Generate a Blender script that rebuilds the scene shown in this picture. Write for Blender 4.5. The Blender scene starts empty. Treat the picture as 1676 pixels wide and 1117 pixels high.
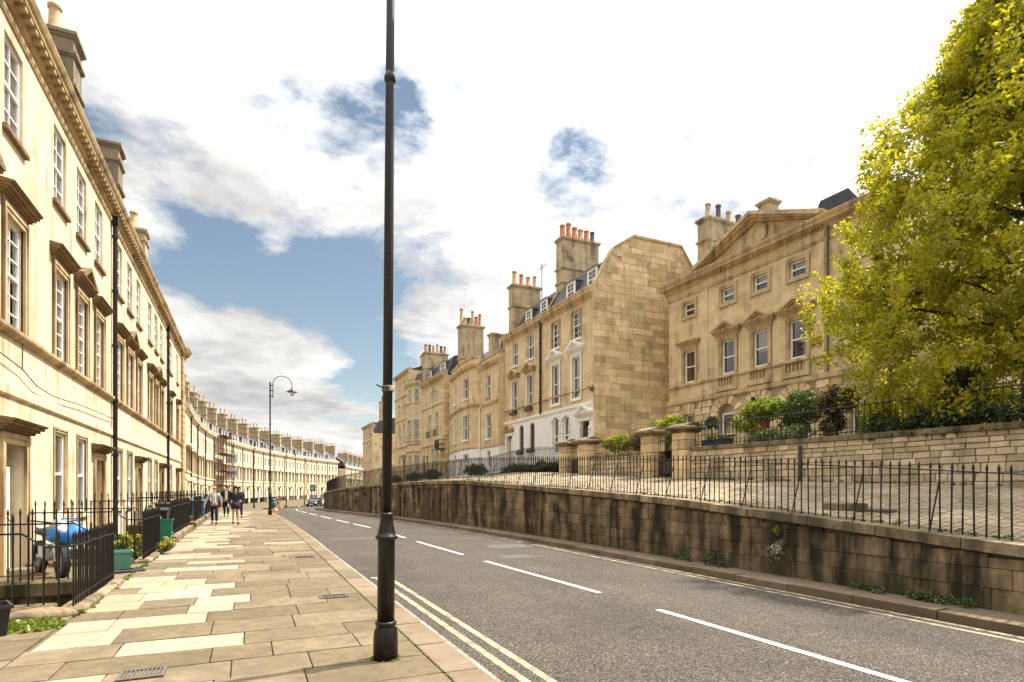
import bpy, bmesh, math, random
import numpy as np
from mathutils import Vector, Matrix
R = math.radians
random.seed(7)
rng = np.random.default_rng(7)
scene = bpy.context.scene
COL = scene.collection

# ------------------------------------------------------------------ camera, sky, sun, exposure
cam_d = bpy.data.cameras.new('camera'); cam = bpy.data.objects.new('camera', cam_d); COL.objects.link(cam)
cam.location = (0, 0, 1.75); cam.rotation_euler = (R(90), 0, R(-24.5))
cam_d.sensor_width = 36; cam_d.lens = 950 / 1676 * 36; cam_d.shift_y = (800 - 558.5) / 1676
cam_d.clip_start = 0.05; cam_d.clip_end = 5000
scene.camera = cam

SUN_EL, SUN_AZ = 59.0, 84.0          # azimuth clockwise from +Y: the sun stands over the right-hand houses
world = bpy.data.worlds.new('World'); scene.world = world; world.use_nodes = True
def build_world():
    nt = world.node_tree; N = nt.nodes; L = nt.links; N.clear()
    def n(t, **k):
        a = N.new(t)
        for kk, v in k.items(): setattr(a, kk, v)
        return a
    def math_(op, a, b=None, clamp=False):
        m = n('ShaderNodeMath', operation=op); m.use_clamp = clamp
        for i, s in enumerate((a, b)):
            if s is None: continue
            if isinstance(s, (int, float)): m.inputs[i].default_value = s
            else: L.new(s, m.inputs[i])
        return m.outputs[0]
    out = n('ShaderNodeOutputWorld'); bg = n('ShaderNodeBackground'); bg.inputs[1].default_value = 0.12
    sky = n('ShaderNodeTexSky', sky_type='NISHITA'); sky.sun_disc = False
    sky.sun_elevation = R(SUN_EL); sky.sun_rotation = R(SUN_AZ); sky.air_density = 1.0; sky.dust_density = 0.6; sky.ozone_density = 1.5
    tc = n('ShaderNodeTexCoord'); sep = n('ShaderNodeSeparateXYZ'); L.new(tc.outputs['Generated'], sep.inputs[0])
    zz = math_('ADD', math_('MAXIMUM', sep.outputs[2], 0.0), 0.16)
    cx = math_('DIVIDE', sep.outputs[0], zz); cy = math_('DIVIDE', sep.outputs[1], zz)
    cv = n('ShaderNodeCombineXYZ'); L.new(cx, cv.inputs[0]); L.new(cy, cv.inputs[1]); cv.inputs[2].default_value = 3.7
    n1 = n('ShaderNodeTexNoise'); n1.inputs['Scale'].default_value = 2.0; n1.inputs['Detail'].default_value = 10; n1.inputs['Roughness'].default_value = 0.60; n1.inputs['Distortion'].default_value = 0.15
    L.new(cv.outputs[0], n1.inputs['Vector'])
    # large openings in the cloud: soft patches of clear sky at given directions
    def patch(d, size, amt):
        v = n('ShaderNodeVectorMath', operation='DOT_PRODUCT'); L.new(tc.outputs['Generated'], v.inputs[0]); v.inputs[1].default_value = Vector(d).normalized()
        a = math_('SUBTRACT', v.outputs['Value'], 1.0); a = math_('DIVIDE', a, size)
        return math_('MULTIPLY', math_('EXPONENT', a), amt)
    dens = math_('ADD', math_('MULTIPLY', math_('SUBTRACT', n1.outputs['Fac'], 0.5), 1.9), 0.53)
    for d, s, a in CLEAR: dens = math_('SUBTRACT', dens, patch(d, s, a))
    for d, s, a in THICK: dens = math_('ADD', dens, patch(d, s, a))
    ramp = n('ShaderNodeValToRGB'); ramp.color_ramp.elements[0].position = 0.33; ramp.color_ramp.elements[1].position = 0.57
    L.new(dens, ramp.inputs[0])
    # cloud body: thicker cloud is greyer, edges and the side towards the sun are brighter
    n2 = n('ShaderNodeTexNoise'); n2.inputs['Scale'].default_value = 2.3; n2.inputs['Detail'].default_value = 7; n2.inputs['Roughness'].default_value = 0.6
    off = n('ShaderNodeVectorMath', operation='ADD'); L.new(cv.outputs[0], off.inputs[0]); off.inputs[1].default_value = (0.18, 0.05, 1.3); L.new(off.outputs[0], n2.inputs['Vector'])
    cr = n('ShaderNodeValToRGB'); e = cr.color_ramp.elements
    e[0].position = 0.36; e[0].color = (1.0, 1.0, 1.0, 1); e[1].position = 0.64; e[1].color = (0.54, 0.545, 0.565, 1)
    L.new(n2.outputs['Fac'], cr.inputs[0])
    sunv = n('ShaderNodeVectorMath', operation='DOT_PRODUCT'); L.new(tc.outputs['Generated'], sunv.inputs[0])
    sunv.inputs[1].default_value = (math.sin(R(SUN_AZ)) * math.cos(R(SUN_EL)), math.cos(R(SUN_AZ)) * math.cos(R(SUN_EL)), math.sin(R(SUN_EL)))
    glow = math_('MULTIPLY', math_('POWER', math_('MAXIMUM', sunv.outputs['Value'], 0.0), 2.5), 4.5)
    hi_ = n('ShaderNodeMapRange', interpolation_type='SMOOTHSTEP'); L.new(sep.outputs[2], hi_.inputs[0]); hi_.inputs[1].default_value = .44; hi_.inputs[2].default_value = .85; hi_.inputs[3].default_value = .92; hi_.inputs[4].default_value = 3.5  # clouds brightened towards the zenith, added to lift ambient on the shaded fronts
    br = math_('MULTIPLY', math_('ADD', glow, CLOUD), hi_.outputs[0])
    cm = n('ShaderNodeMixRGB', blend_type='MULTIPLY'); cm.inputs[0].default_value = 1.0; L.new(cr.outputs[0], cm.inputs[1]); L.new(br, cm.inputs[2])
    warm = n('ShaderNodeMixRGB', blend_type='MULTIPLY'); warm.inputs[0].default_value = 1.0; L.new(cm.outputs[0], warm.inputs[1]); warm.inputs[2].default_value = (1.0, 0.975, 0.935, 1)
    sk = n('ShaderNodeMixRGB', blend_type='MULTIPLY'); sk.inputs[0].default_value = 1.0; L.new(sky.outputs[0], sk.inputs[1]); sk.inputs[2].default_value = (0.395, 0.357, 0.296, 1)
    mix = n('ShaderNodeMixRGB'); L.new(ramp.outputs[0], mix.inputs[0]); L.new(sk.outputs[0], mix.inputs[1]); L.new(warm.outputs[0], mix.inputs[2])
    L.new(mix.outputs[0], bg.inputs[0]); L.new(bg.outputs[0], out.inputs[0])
def PD(px, py):                      # a view direction in the photograph as a world direction
    u = (px - 838) / 950; v = (800 - py) / 950; a = R(24.5)
    return (u * math.cos(a) + math.sin(a), math.cos(a) - u * math.sin(a), v)
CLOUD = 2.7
CLEAR = [(PD(290, 415), .0025, .22), (PD(380, 425), .0025, .26), (PD(470, 450), .003, .28), (PD(550, 480), .003, .28), (PD(610, 540), .003, .26), (PD(600, 440), .002, .18), (PD(590, 225), .0024, .17), (PD(690, 240), .0014, .15), (PD(690, 165), .0009, .12), (PD(920, 190), .0012, .20), (PD(955, 265), .0014, .22), (PD(890, 300), .0008, .18), (PD(420, 155), .0012, .17), (PD(150, 170), .0010, .15), (PD(690, 410), .0015, .15), (PD(1128, 210), .0003, .18), (PD(620, 590), .002, .16)]
THICK = [(PD(370, 580), .006, .22), (PD(300, 520), .003, .12), (PD(470, 620), .004, .16), (PD(480, 90), .006, .14), (PD(300, 280), .012, .14), (PD(520, 330), .003, .14), (PD(1250, 200), .05, .14), (PD(830, 420), .006, .16), (PD(700, 470), .002, .12), (PD(780, 60), .02, .12)]
build_world()
sun_d = bpy.data.lights.new('sun', 'SUN'); sun_d.energy = 2.7; sun_d.angle = R(1.2); sun_d.color = (1.0, 0.93, 0.82)
sun = bpy.data.objects.new('sun', sun_d); COL.objects.link(sun)
sdir = Vector((math.sin(R(SUN_AZ)) * math.cos(R(SUN_EL)), math.cos(R(SUN_AZ)) * math.cos(R(SUN_EL)), math.sin(R(SUN_EL))))
sun.rotation_euler = sdir.to_track_quat('Z', 'Y').to_euler()
sun.location = (60, 10, 80)
scene.view_settings.view_transform = 'Standard'; scene.view_settings.look = 'None'
scene.view_settings.exposure = 1.85; scene.view_settings.gamma = 1.0; scene.view_settings.use_curve_mapping = False
scene.render.engine = 'CYCLES'
scene.cycles.max_bounces = 6; scene.cycles.diffuse_bounces = 4; scene.cycles.transparent_max_bounces = 12
scene.cycles.sample_clamp_indirect = 4.0

# ------------------------------------------------------------------ materials
MATS = {}
class NT:
    def __init__(s, name):
        s.m = bpy.data.materials.new(name); s.m.use_nodes = True; s.t = s.m.node_tree; s.N = s.t.nodes; s.L = s.t.links
        s.b = s.N['Principled BSDF']; s.out = s.N['Material Output']; MATS[name] = s.m
    def n(s, t, **k):
        a = s.N.new(t)
        for kk, v in k.items(): setattr(a, kk, v)
        return a
    def put(s, sock, v):
        if isinstance(v, (int, float)): sock.default_value = v
        elif isinstance(v, (tuple, list)): sock.default_value = v if len(v) == len(sock.default_value) else (*v, 1)
        else: s.L.new(v, sock)
    def math(s, op, a, b=None, clamp=False):
        m = s.n('ShaderNodeMath', operation=op); m.use_clamp = clamp; s.put(m.inputs[0], a)
        if b is not None: s.put(m.inputs[1], b)
        return m.outputs[0]
    def mix(s, f, a, b, mode='MIX'):
        m = s.n('ShaderNodeMixRGB', blend_type=mode); s.put(m.inputs[0], f); s.put(m.inputs[1], a); s.put(m.inputs[2], b); return m.outputs[0]
    def noise(s, vec, scale, detail=4, rough=0.55, dist=0.0):
        a = s.n('ShaderNodeTexNoise'); a.inputs['Scale'].default_value = scale; a.inputs['Detail'].default_value = detail
        a.inputs['Roughness'].default_value = rough; a.inputs['Distortion'].default_value = dist; s.L.new(vec, a.inputs['Vector']); return a.outputs['Fac']
    def ramp(s, f, lo, hi, a=(0, 0, 0), b=(1, 1, 1)):
        r = s.n('ShaderNodeValToRGB'); e = r.color_ramp.elements; e[0].position = lo; e[1].position = hi; e[0].color = (*a, 1); e[1].color = (*b, 1); s.L.new(f, r.inputs[0]); return r.outputs[0]
    def scaled(s, vec, sc, off=(0, 0, 0)):
        m = s.n('ShaderNodeMapping'); m.inputs['Scale'].default_value = sc; m.inputs['Location'].default_value = off; s.L.new(vec, m.inputs[0]); return m.outputs[0]
    def bump(s, h, strength, dist=0.02, prev=None):
        b = s.n('ShaderNodeBump'); b.inputs['Strength'].default_value = strength; b.inputs['Distance'].default_value = dist; s.L.new(h, b.inputs['Height'])
        if prev is not None: s.L.new(prev, b.inputs['Normal'])
        return b.outputs[0]
    def pos(s): return s.n('ShaderNodeNewGeometry').outputs['Position']
    def obj(s): return s.n('ShaderNodeTexCoord').outputs['Object']
    def rnd(s): return s.n('ShaderNodeObjectInfo').outputs['Random']

def plain(name, col, rough=0.6, metal=0.0, var=0.0, spec=0.4, bump=0.0, vscale=6):
    t = NT(name); t.b.inputs['Roughness'].default_value = rough; t.b.inputs['Metallic'].default_value = metal; t.b.inputs['Specular IOR Level'].default_value = spec
    if var or bump:
        p = t.pos(); f = t.noise(p, vscale, 5)
        c = t.mix(t.ramp(f, 0.3, 0.7), tuple(max(0, x * (1 - var)) for x in col), tuple(min(1, x * (1 + var)) for x in col))
        t.put(t.b.inputs['Base Color'], c)
        if bump: t.put(t.b.inputs['Normal'], t.bump(t.noise(p, vscale * 5, 4), bump, 0.01))
    else: t.put(t.b.inputs['Base Color'], col)
    return t.m

def stone(name, c1, c2, stain=(0.10, 0.085, 0.06), amt=0.5, streak=True, joints=None, jdark=0.75, bump=0.25, rnd=0.0, world_=False, moss=0.0, lo=0.52, hi=0.75, fine=22, tone=0.0, mott=0.35, heavy=False):
    t = NT(name); t.b.inputs['Roughness'].default_value = 0.9; t.b.inputs['Specular IOR Level'].default_value = 0.15
    p = t.pos() if world_ else t.obj()
    sp = t.n('ShaderNodeSeparateXYZ'); t.L.new(p, sp.inputs[0])
    al = t.math('ADD', sp.outputs[0], sp.outputs[1])
    cv = t.n('ShaderNodeCombineXYZ'); t.L.new(al, cv.inputs[0]); t.L.new(sp.outputs[2], cv.inputs[1])
    q = cv.outputs[0]
    c = t.mix(t.ramp(t.noise(p, 0.9, 5, 0.6), 0.35, 0.65), c1, c2)
    c = t.mix(t.math('MULTIPLY', t.ramp(t.noise(p, 7.0, 6, 0.7), 0.40, 0.72), mott), c, tuple(x * 0.62 for x in c1))
    nb = None
    if joints:
        bw, bh = joints
        b = t.n('ShaderNodeTexBrick'); t.L.new(q, b.inputs['Vector']); b.inputs['Scale'].default_value = 1.0
        b.inputs['Brick Width'].default_value = bw; b.inputs['Row Height'].default_value = bh; b.inputs['Mortar Size'].default_value = 0.006; b.inputs['Mortar Smooth'].default_value = 0.3; b.inputs['Bias'].default_value = 0.0
        b.inputs['Color1'].default_value = (1 - tone, 1 - tone, 1 - tone * 1.1, 1); b.inputs['Color2'].default_value = (1 + tone * .4, 1 + tone * .4, 1 + tone * .3, 1); b.inputs['Mortar'].default_value = (jdark, jdark, jdark, 1)
        c = t.mix(1.0, c, b.outputs['Color'], 'MULTIPLY')
        nb = t.bump(t.math('SUBTRACT', 1.0, b.outputs['Fac']), 0.35, 0.01)
    if rnd:
        f = t.math('ADD', t.math('MULTIPLY', t.rnd(), rnd), 1 - rnd * 0.55)
        v = t.n('ShaderNodeCombineXYZ'); t.L.new(f, v.inputs[0]); t.L.new(f, v.inputs[1]); t.L.new(t.math('MULTIPLY', f, t.math('ADD', t.math('MULTIPLY', t.rnd(), 0.12), 0.94)), v.inputs[2])
        c = t.mix(1.0, c, v.outputs[0], 'MULTIPLY')
    if amt:
        s1 = t.noise(t.scaled(q, (2.2, 0.32, 1)), 1.0, 7, 0.62)
        s2 = t.noise(p, 1.1, 4, 0.6)
        m = t.math('MULTIPLY', t.ramp(s1, lo, hi), t.ramp(s2, *((0.22, 0.45) if heavy else (0.35, 0.62)))) if streak else t.ramp(s2, lo, hi)
        c = t.mix(t.math('MULTIPLY', m, amt), c, stain)
    if moss:
        hz = t.ramp(sp.outputs[2], 0.0, 0.65, (1, 1, 1), (0, 0, 0))
        m = t.math('MULTIPLY', hz, t.ramp(t.noise(p, 2.4, 5), 0.42, 0.6))
        c = t.mix(t.math('MULTIPLY', m, moss), c, (0.05, 0.06, 0.02))
    t.put(t.b.inputs['Base Color'], c)
    h = t.math('ADD', t.noise(p, fine, 6, 0.65), t.math('MULTIPLY', t.noise(p, 3.0, 3), 0.8))
    t.put(t.b.inputs['Normal'], t.bump(h, bump, 0.02, nb))
    return t.m

stone('stone_left', (0.61, 0.50, 0.335), (0.69, 0.59, 0.43), stain=(0.27, 0.175, 0.08), amt=0.9, lo=0.46, hi=0.66, mott=0.5, joints=(1.1, 0.42), jdark=0.88, bump=0.10, tone=0.06)
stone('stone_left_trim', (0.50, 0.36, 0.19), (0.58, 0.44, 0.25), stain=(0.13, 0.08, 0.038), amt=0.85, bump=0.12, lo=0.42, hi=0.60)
stone('stone_hood', (0.20, 0.13, 0.065), (0.31, 0.21, 0.11), stain=(0.07, 0.045, 0.025), amt=0.9, bump=0.2, lo=0.40, hi=0.58)  # weathered stone, its colour darkened further for the hoods' deep shade
stone('stone_far', (0.62, 0.51, 0.345), (0.68, 0.58, 0.42), stain=(0.3, 0.22, 0.12), amt=0.5, bump=0.05)
stone('stone_right', (0.65, 0.495, 0.285), (0.72, 0.575, 0.36), stain=(0.22, 0.155, 0.085), amt=0.85, joints=(0.95, 0.36), jdark=0.78, bump=0.2, tone=0.14, lo=0.47, hi=0.68, mott=0.5)
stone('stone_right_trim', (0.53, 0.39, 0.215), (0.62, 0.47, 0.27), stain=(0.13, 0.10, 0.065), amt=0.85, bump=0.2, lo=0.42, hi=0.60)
stone('stone_block', (0.62, 0.46, 0.25), (0.70, 0.545, 0.325), stain=(0.15, 0.115, 0.07), amt=0.7, bump=0.4, rnd=0.5, world_=True, lo=0.47, hi=0.66, mott=0.6)
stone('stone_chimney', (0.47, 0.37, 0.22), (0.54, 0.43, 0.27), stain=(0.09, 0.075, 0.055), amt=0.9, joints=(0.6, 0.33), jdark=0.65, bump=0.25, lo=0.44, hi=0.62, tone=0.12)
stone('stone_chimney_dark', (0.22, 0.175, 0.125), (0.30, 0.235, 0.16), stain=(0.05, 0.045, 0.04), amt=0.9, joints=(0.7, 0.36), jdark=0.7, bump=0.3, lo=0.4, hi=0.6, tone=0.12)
stone('retaining_stone', (0.185, 0.13, 0.074), (0.33, 0.24, 0.14), stain=(0.022, 0.018, 0.013), amt=0.96, bump=0.7, rnd=0.5, world_=True, moss=0.8, lo=0.40, hi=0.57, fine=11, mott=0.8, heavy=True)
stone('coping', (0.24, 0.18, 0.105), (0.33, 0.26, 0.16), stain=(0.06, 0.05, 0.032), amt=0.85, bump=0.8, rnd=0.35, world_=True, lo=0.42, hi=0.58, fine=12, mott=0.8, heavy=True)
stone('garden_stone', (0.52, 0.415, 0.27), (0.60, 0.50, 0.345), stain=(0.16, 0.12, 0.075), amt=0.75, bump=0.7, rnd=0.5, world_=True, lo=0.46, hi=0.64, mott=0.7)
stone('mortar', (0.42, 0.35, 0.25), (0.50, 0.42, 0.31), amt=0.5, bump=0.4, world_=True)
stone('wall_core', (0.10, 0.075, 0.045), (0.14, 0.105, 0.06), amt=0.6, bump=0.5, world_=True)
stone('paving', (0.14, 0.108, 0.066), (0.19, 0.147, 0.092), stain=(0.085, 0.07, 0.042), amt=0.65, streak=False, bump=0.45, mott=0.8, rnd=0.42, world_=True, lo=0.5, hi=0.72, fine=30)
stone('paving_pale', (0.27, 0.215, 0.15), (0.34, 0.275, 0.195), stain=(0.24, 0.19, 0.12), amt=0.6, streak=False, bump=0.3, mott=0.6, rnd=0.30, world_=True, lo=0.5, hi=0.72, fine=30)
stone('paving_pink', (0.31, 0.225, 0.15), (0.36, 0.27, 0.185), stain=(0.24, 0.19, 0.13), amt=0.5, streak=False, bump=0.2, rnd=0.25, world_=True, lo=0.5, hi=0.72, fine=30)
stone('paving_bed', (0.10, 0.085, 0.05), (0.14, 0.13, 0.06), amt=0.3, bump=0.5, world_=True)
stone('kerb_stone', (0.14, 0.105, 0.068), (0.20, 0.152, 0.10), stain=(0.09, 0.08, 0.05), amt=0.6, streak=False, bump=0.35, rnd=0.35, world_=True)
stone('setts', (0.29, 0.225, 0.15), (0.39, 0.31, 0.215), stain=(0.10, 0.095, 0.06), amt=0.6, streak=False, bump=0.5, world_=True, lo=0.45, hi=0.65)
stone('render_white', (0.77, 0.745, 0.69), (0.81, 0.79, 0.745), stain=(0.45, 0.40, 0.32), amt=0.4, bump=0.05)
plain('white_paint', (0.80, 0.79, 0.76), 0.45, var=0.04)
plain('iron', (0.010, 0.0085, 0.008), 0.42, var=0.3, spec=0.3, bump=0.12, vscale=30)
plain('lamp_paint', (0.012, 0.0095, 0.008), 0.36, var=0.25, spec=0.3, bump=0.10, vscale=14)
plain('slate', (0.055, 0.052, 0.055), 0.6, var=0.35, bump=0.3)
plain('lead', (0.16, 0.165, 0.17), 0.5, var=0.2)
plain('terracotta', (0.42, 0.17, 0.085), 0.8, var=0.25, bump=0.1)
plain('buff_pot', (0.42, 0.29, 0.16), 0.8, var=0.25, bump=0.1)
plain('dark_pot', (0.10, 0.08, 0.065), 0.8, var=0.25)
plain('red_door', (0.20, 0.025, 0.02), 0.4)
plain('dark_door', (0.03, 0.028, 0.027), 0.4)
plain('brown_door', (0.07, 0.035, 0.02), 0.7, var=0.3)
plain('tan_door', (0.46, 0.33, 0.17), 0.55, var=0.1)
plain('dark_backing', (0.03, 0.026, 0.022), 0.9)
plain('curtain', (0.46, 0.38, 0.27), 0.9, var=0.12, vscale=12)
plain('blind', (0.66, 0.63, 0.57), 0.9)
plain('green_plastic', (0.012, 0.15, 0.085), 0.45)
plain('teal_plastic', (0.10, 0.26, 0.19), 0.5, var=0.1)
plain('black_plastic', (0.014, 0.014, 0.015), 0.42)
plain('grey_plastic', (0.25, 0.25, 0.26), 0.4)
plain('blue_cloth', (0.02, 0.17, 0.50), 0.55, var=0.15, vscale=9)
plain('blue_plastic', (0.015, 0.10, 0.26), 0.45)
plain('chrome', (0.6, 0.6, 0.6), 0.2, 1.0)
plain('brass', (0.45, 0.30, 0.10), 0.35, 1.0)
plain('skin', (0.50, 0.29, 0.20), 0.55)
plain('skin_pale', (0.58, 0.37, 0.27), 0.55)
plain('hair_grey', (0.42, 0.30, 0.20), 0.8)
plain('hair_dark', (0.045, 0.02, 0.012), 0.6)
plain('cloth_black', (0.012, 0.012, 0.016), 0.85)
plain('cloth_navy', (0.014, 0.017, 0.035), 0.85)
plain('cloth_grey', (0.36, 0.35, 0.34), 0.9, var=0.1)
plain('cloth_pale', (0.62, 0.57, 0.54), 0.9)
plain('cloth_blue', (0.015, 0.09, 0.30), 0.8)
plain('cloth_red', (0.28, 0.03, 0.03), 0.8)
plain('car_black', (0.008, 0.008, 0.009), 0.25, spec=0.25)
plain('car_white', (0.70, 0.70, 0.69), 0.22, spec=0.6)
plain('car_grey', (0.10, 0.10, 0.11), 0.22, spec=0.6)
plain('tyre', (0.015, 0.015, 0.015), 0.85)
plain('lamp_red', (0.35, 0.01, 0.01), 0.25)
plain('lamp_clear', (0.7, 0.7, 0.68), 0.15)
plain('sign_green', (0.012, 0.065, 0.04), 0.4)
plain('orange', (0.75, 0.24, 0.01), 0.5)
plain('plank', (0.22, 0.09, 0.06), 0.85, var=0.3)
plain('scaffold_tube', (0.10, 0.075, 0.06), 0.5, 0.5)
plain('banner_pink', (0.62, 0.28, 0.29), 0.7)
plain('banner_ink', (0.05, 0.05, 0.12), 0.7)
plain('soil', (0.07, 0.055, 0.035), 0.95, var=0.4, bump=0.5)
plain('gravel', (0.24, 0.21, 0.16), 0.95, var=0.3, bump=0.5, vscale=12)
plain('bark', (0.055, 0.045, 0.03), 0.95, var=0.3, bump=0.6, vscale=10)
plain('lantern_glass', (0.62, 0.60, 0.54), 0.15, spec=0.6)
plain('cast_iron_cover', (0.11, 0.095, 0.075), 0.6, 0.3, var=0.3, bump=0.4, vscale=30)
plain('water_stain_pipe', (0.05, 0.045, 0.04), 0.6, var=0.3)

def leafmat(name, a, b, trans=0.45, scale=3.0):
    t = NT(name); p = t.pos()
    f = t.noise(p, scale, 3, 0.7); f2 = t.noise(p, scale * 9, 2)
    c = t.mix(t.ramp(t.math('ADD', t.math('MULTIPLY', f, 0.6), t.math('MULTIPLY', f2, 0.4)), 0.36, 0.64), a, b)
    d = t.n('ShaderNodeBsdfDiffuse'); t.L.new(c, d.inputs[0])
    tr = t.n('ShaderNodeBsdfTranslucent'); t.L.new(t.mix(1.0, c, (1.3, 1.28, 0.4, 1), 'MULTIPLY'), tr.inputs[0])
    g = t.n('ShaderNodeBsdfGlossy'); g.inputs['Roughness'].default_value = 0.45; g.inputs[0].default_value = (0.8, 0.8, 0.7, 1)
    m = t.n('ShaderNodeMixShader'); m.inputs[0].default_value = trans; t.L.new(d.outputs[0], m.inputs[1]); t.L.new(tr.outputs[0], m.inputs[2])
    m2 = t.n('ShaderNodeMixShader'); m2.inputs[0].default_value = 0.05; t.L.new(m.outputs[0], m2.inputs[1]); t.L.new(g.outputs[0], m2.inputs[2])
    t.L.new(m2.outputs[0], t.out.inputs[0]); return t.m
leafmat('leaf_tree', (0.19, 0.205, 0.010), (0.50, 0.44, 0.016), 0.55, 1.9)
leafmat('leaf_bright', (0.13, 0.20, 0.015), (0.24, 0.27, 0.03), 0.4)
leafmat('leaf_mid', (0.04, 0.075, 0.015), (0.09, 0.13, 0.03), 0.35)
leafmat('leaf_dark', (0.018, 0.035, 0.010), (0.04, 0.065, 0.018), 0.25)
leafmat('leaf_olive', (0.075, 0.05, 0.02), (0.12, 0.09, 0.03), 0.3)
leafmat('leaf_yellow', (0.45, 0.36, 0.015), (0.60, 0.46, 0.02), 0.35)
leafmat('leaf_grass', (0.09, 0.14, 0.015), (0.20, 0.23, 0.03), 0.35)
leafmat('petal_white', (0.75, 0.70, 0.68), (0.8, 0.78, 0.76), 0.3)

def glassmat(name, opaque):
    t = NT(name)
    if opaque:
        t.put(t.b.inputs['Base Color'], (0.035, 0.038, 0.042)); t.b.inputs['Roughness'].default_value = 0.06; t.b.inputs['Specular IOR Level'].default_value = 0.9
        t.put(t.b.inputs['Normal'], t.bump(t.noise(t.pos(), 1.5, 2), 0.05, 0.02))
    else:
        lw = t.n('ShaderNodeFresnel'); lw.inputs[0].default_value = 1.5
        f = t.math('ADD', t.math('MULTIPLY', lw.outputs[0], 1.6), 0.10, True)
        tr = t.n('ShaderNodeBsdfTransparent'); tr.inputs[0].default_value = (0.80, 0.84, 0.83, 1)
        g = t.n('ShaderNodeBsdfGlossy'); g.inputs['Roughness'].default_value = 0.02
        t.put(g.inputs['Normal'], t.bump(t.noise(t.pos(), 1.3, 2), 0.06, 0.02))
        m = t.n('ShaderNodeMixShader'); t.L.new(f, m.inputs[0]); t.L.new(tr.outputs[0], m.inputs[1]); t.L.new(g.outputs[0], m.inputs[2]); t.L.new(m.outputs[0], t.out.inputs[0])
    return t.m
glassmat('glass', False); glassmat('glass_far', True)

def asphalt():
    t = NT('asphalt'); p = t.pos(); t.b.inputs['Roughness'].default_value = 0.85; t.b.inputs['Specular IOR Level'].default_value = 0.25
    vo = t.n('ShaderNodeTexVoronoi'); vo.inputs['Scale'].default_value = 46; t.L.new(p, vo.inputs['Vector'])
    chips = t.ramp(vo.outputs['Distance'], 0.0, 0.5, (0.24, 0.205, 0.163), (0.034, 0.029, 0.024))
    c = t.mix(t.ramp(t.noise(p, 0.55, 6, 0.65), 0.35, 0.68), chips, t.mix(1.0, chips, (1.45, 1.42, 1.38, 1), 'MULTIPLY'))
    lane = t.noise(t.scaled(p, (0.9, 0.05, 1)), 1.0, 4, 0.6)
    c = t.mix(1.0, c, t.ramp(lane, 0.3, 0.7, (0.82, 0.82, 0.82), (1.18, 1.17, 1.15)), 'MULTIPLY')
    cr = t.n('ShaderNodeTexVoronoi', feature='DISTANCE_TO_EDGE'); cr.inputs['Scale'].default_value = 0.55
    wob = t.n('ShaderNodeVectorMath', operation='ADD'); nz = t.n('ShaderNodeTexNoise'); nz.inputs['Scale'].default_value = 1.6; nz.inputs['Detail'].default_value = 5; t.L.new(p, nz.inputs['Vector'])
    sc = t.n('ShaderNodeVectorMath', operation='SCALE'); sc.inputs['Scale'].default_value = 1.3; t.L.new(nz.outputs['Color'], sc.inputs[0]); t.L.new(p, wob.inputs[0]); t.L.new(sc.outputs[0], wob.inputs[1]); t.L.new(wob.outputs[0], cr.inputs['Vector'])
    crack = t.math('MULTIPLY', t.ramp(cr.outputs['Distance'], 0.002, 0.010, (1, 1, 1), (0, 0, 0)), t.ramp(t.noise(p, 0.35, 3), 0.46, 0.54))
    c = t.mix(1.0, c, t.ramp(t.noise(p, 11, 5, 0.75), 0.32, 0.68, (0.72, 0.72, 0.72), (1.22, 1.2, 1.18)), 'MULTIPLY')
    c = t.mix(t.math('MULTIPLY', crack, 0.8), c, (0.02, 0.018, 0.016))
    t.put(t.b.inputs['Base Color'], c)
    t.put(t.b.inputs['Normal'], t.bump(t.math('ADD', vo.outputs['Distance'], t.noise(p, 30, 3)), 0.9, 0.02))
    t2 = NT('asphalt_patch'); p = t2.pos(); t2.b.inputs['Roughness'].default_value = 0.8
    t2.put(t2.b.inputs['Base Color'], t2.mix(t2.noise(p, 60, 3), (0.035, 0.033, 0.031), (0.085, 0.08, 0.072))); t2.put(t2.b.inputs['Normal'], t2.bump(t2.noise(p, 60, 3), 0.5, 0.01))
asphalt()
def paint(name, col, worn, keep):
    t = NT(name); p = t.pos(); t.b.inputs['Roughness'].default_value = 0.7
    w = t.math('ADD', t.math('MULTIPLY', t.noise(p, 3.5, 6, 0.7), 0.6), t.math('MULTIPLY', t.noise(p, 38, 4, 0.7), 0.4))
    t.put(t.b.inputs['Base Color'], t.mix(t.ramp(w, keep, keep + 0.075), col, worn)); t.put(t.b.inputs['Normal'], t.bump(t.noise(p, 60, 3), 0.3, 0.006))
paint('paint_white', (0.50, 0.475, 0.43), (0.16, 0.14, 0.12), 0.53)
paint('paint_yellow', (0.46, 0.345, 0.165), (0.13, 0.11, 0.085), 0.455)
paint('paint_edge', (0.33, 0.275, 0.20), (0.13, 0.11, 0.085), 0.46)

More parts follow.
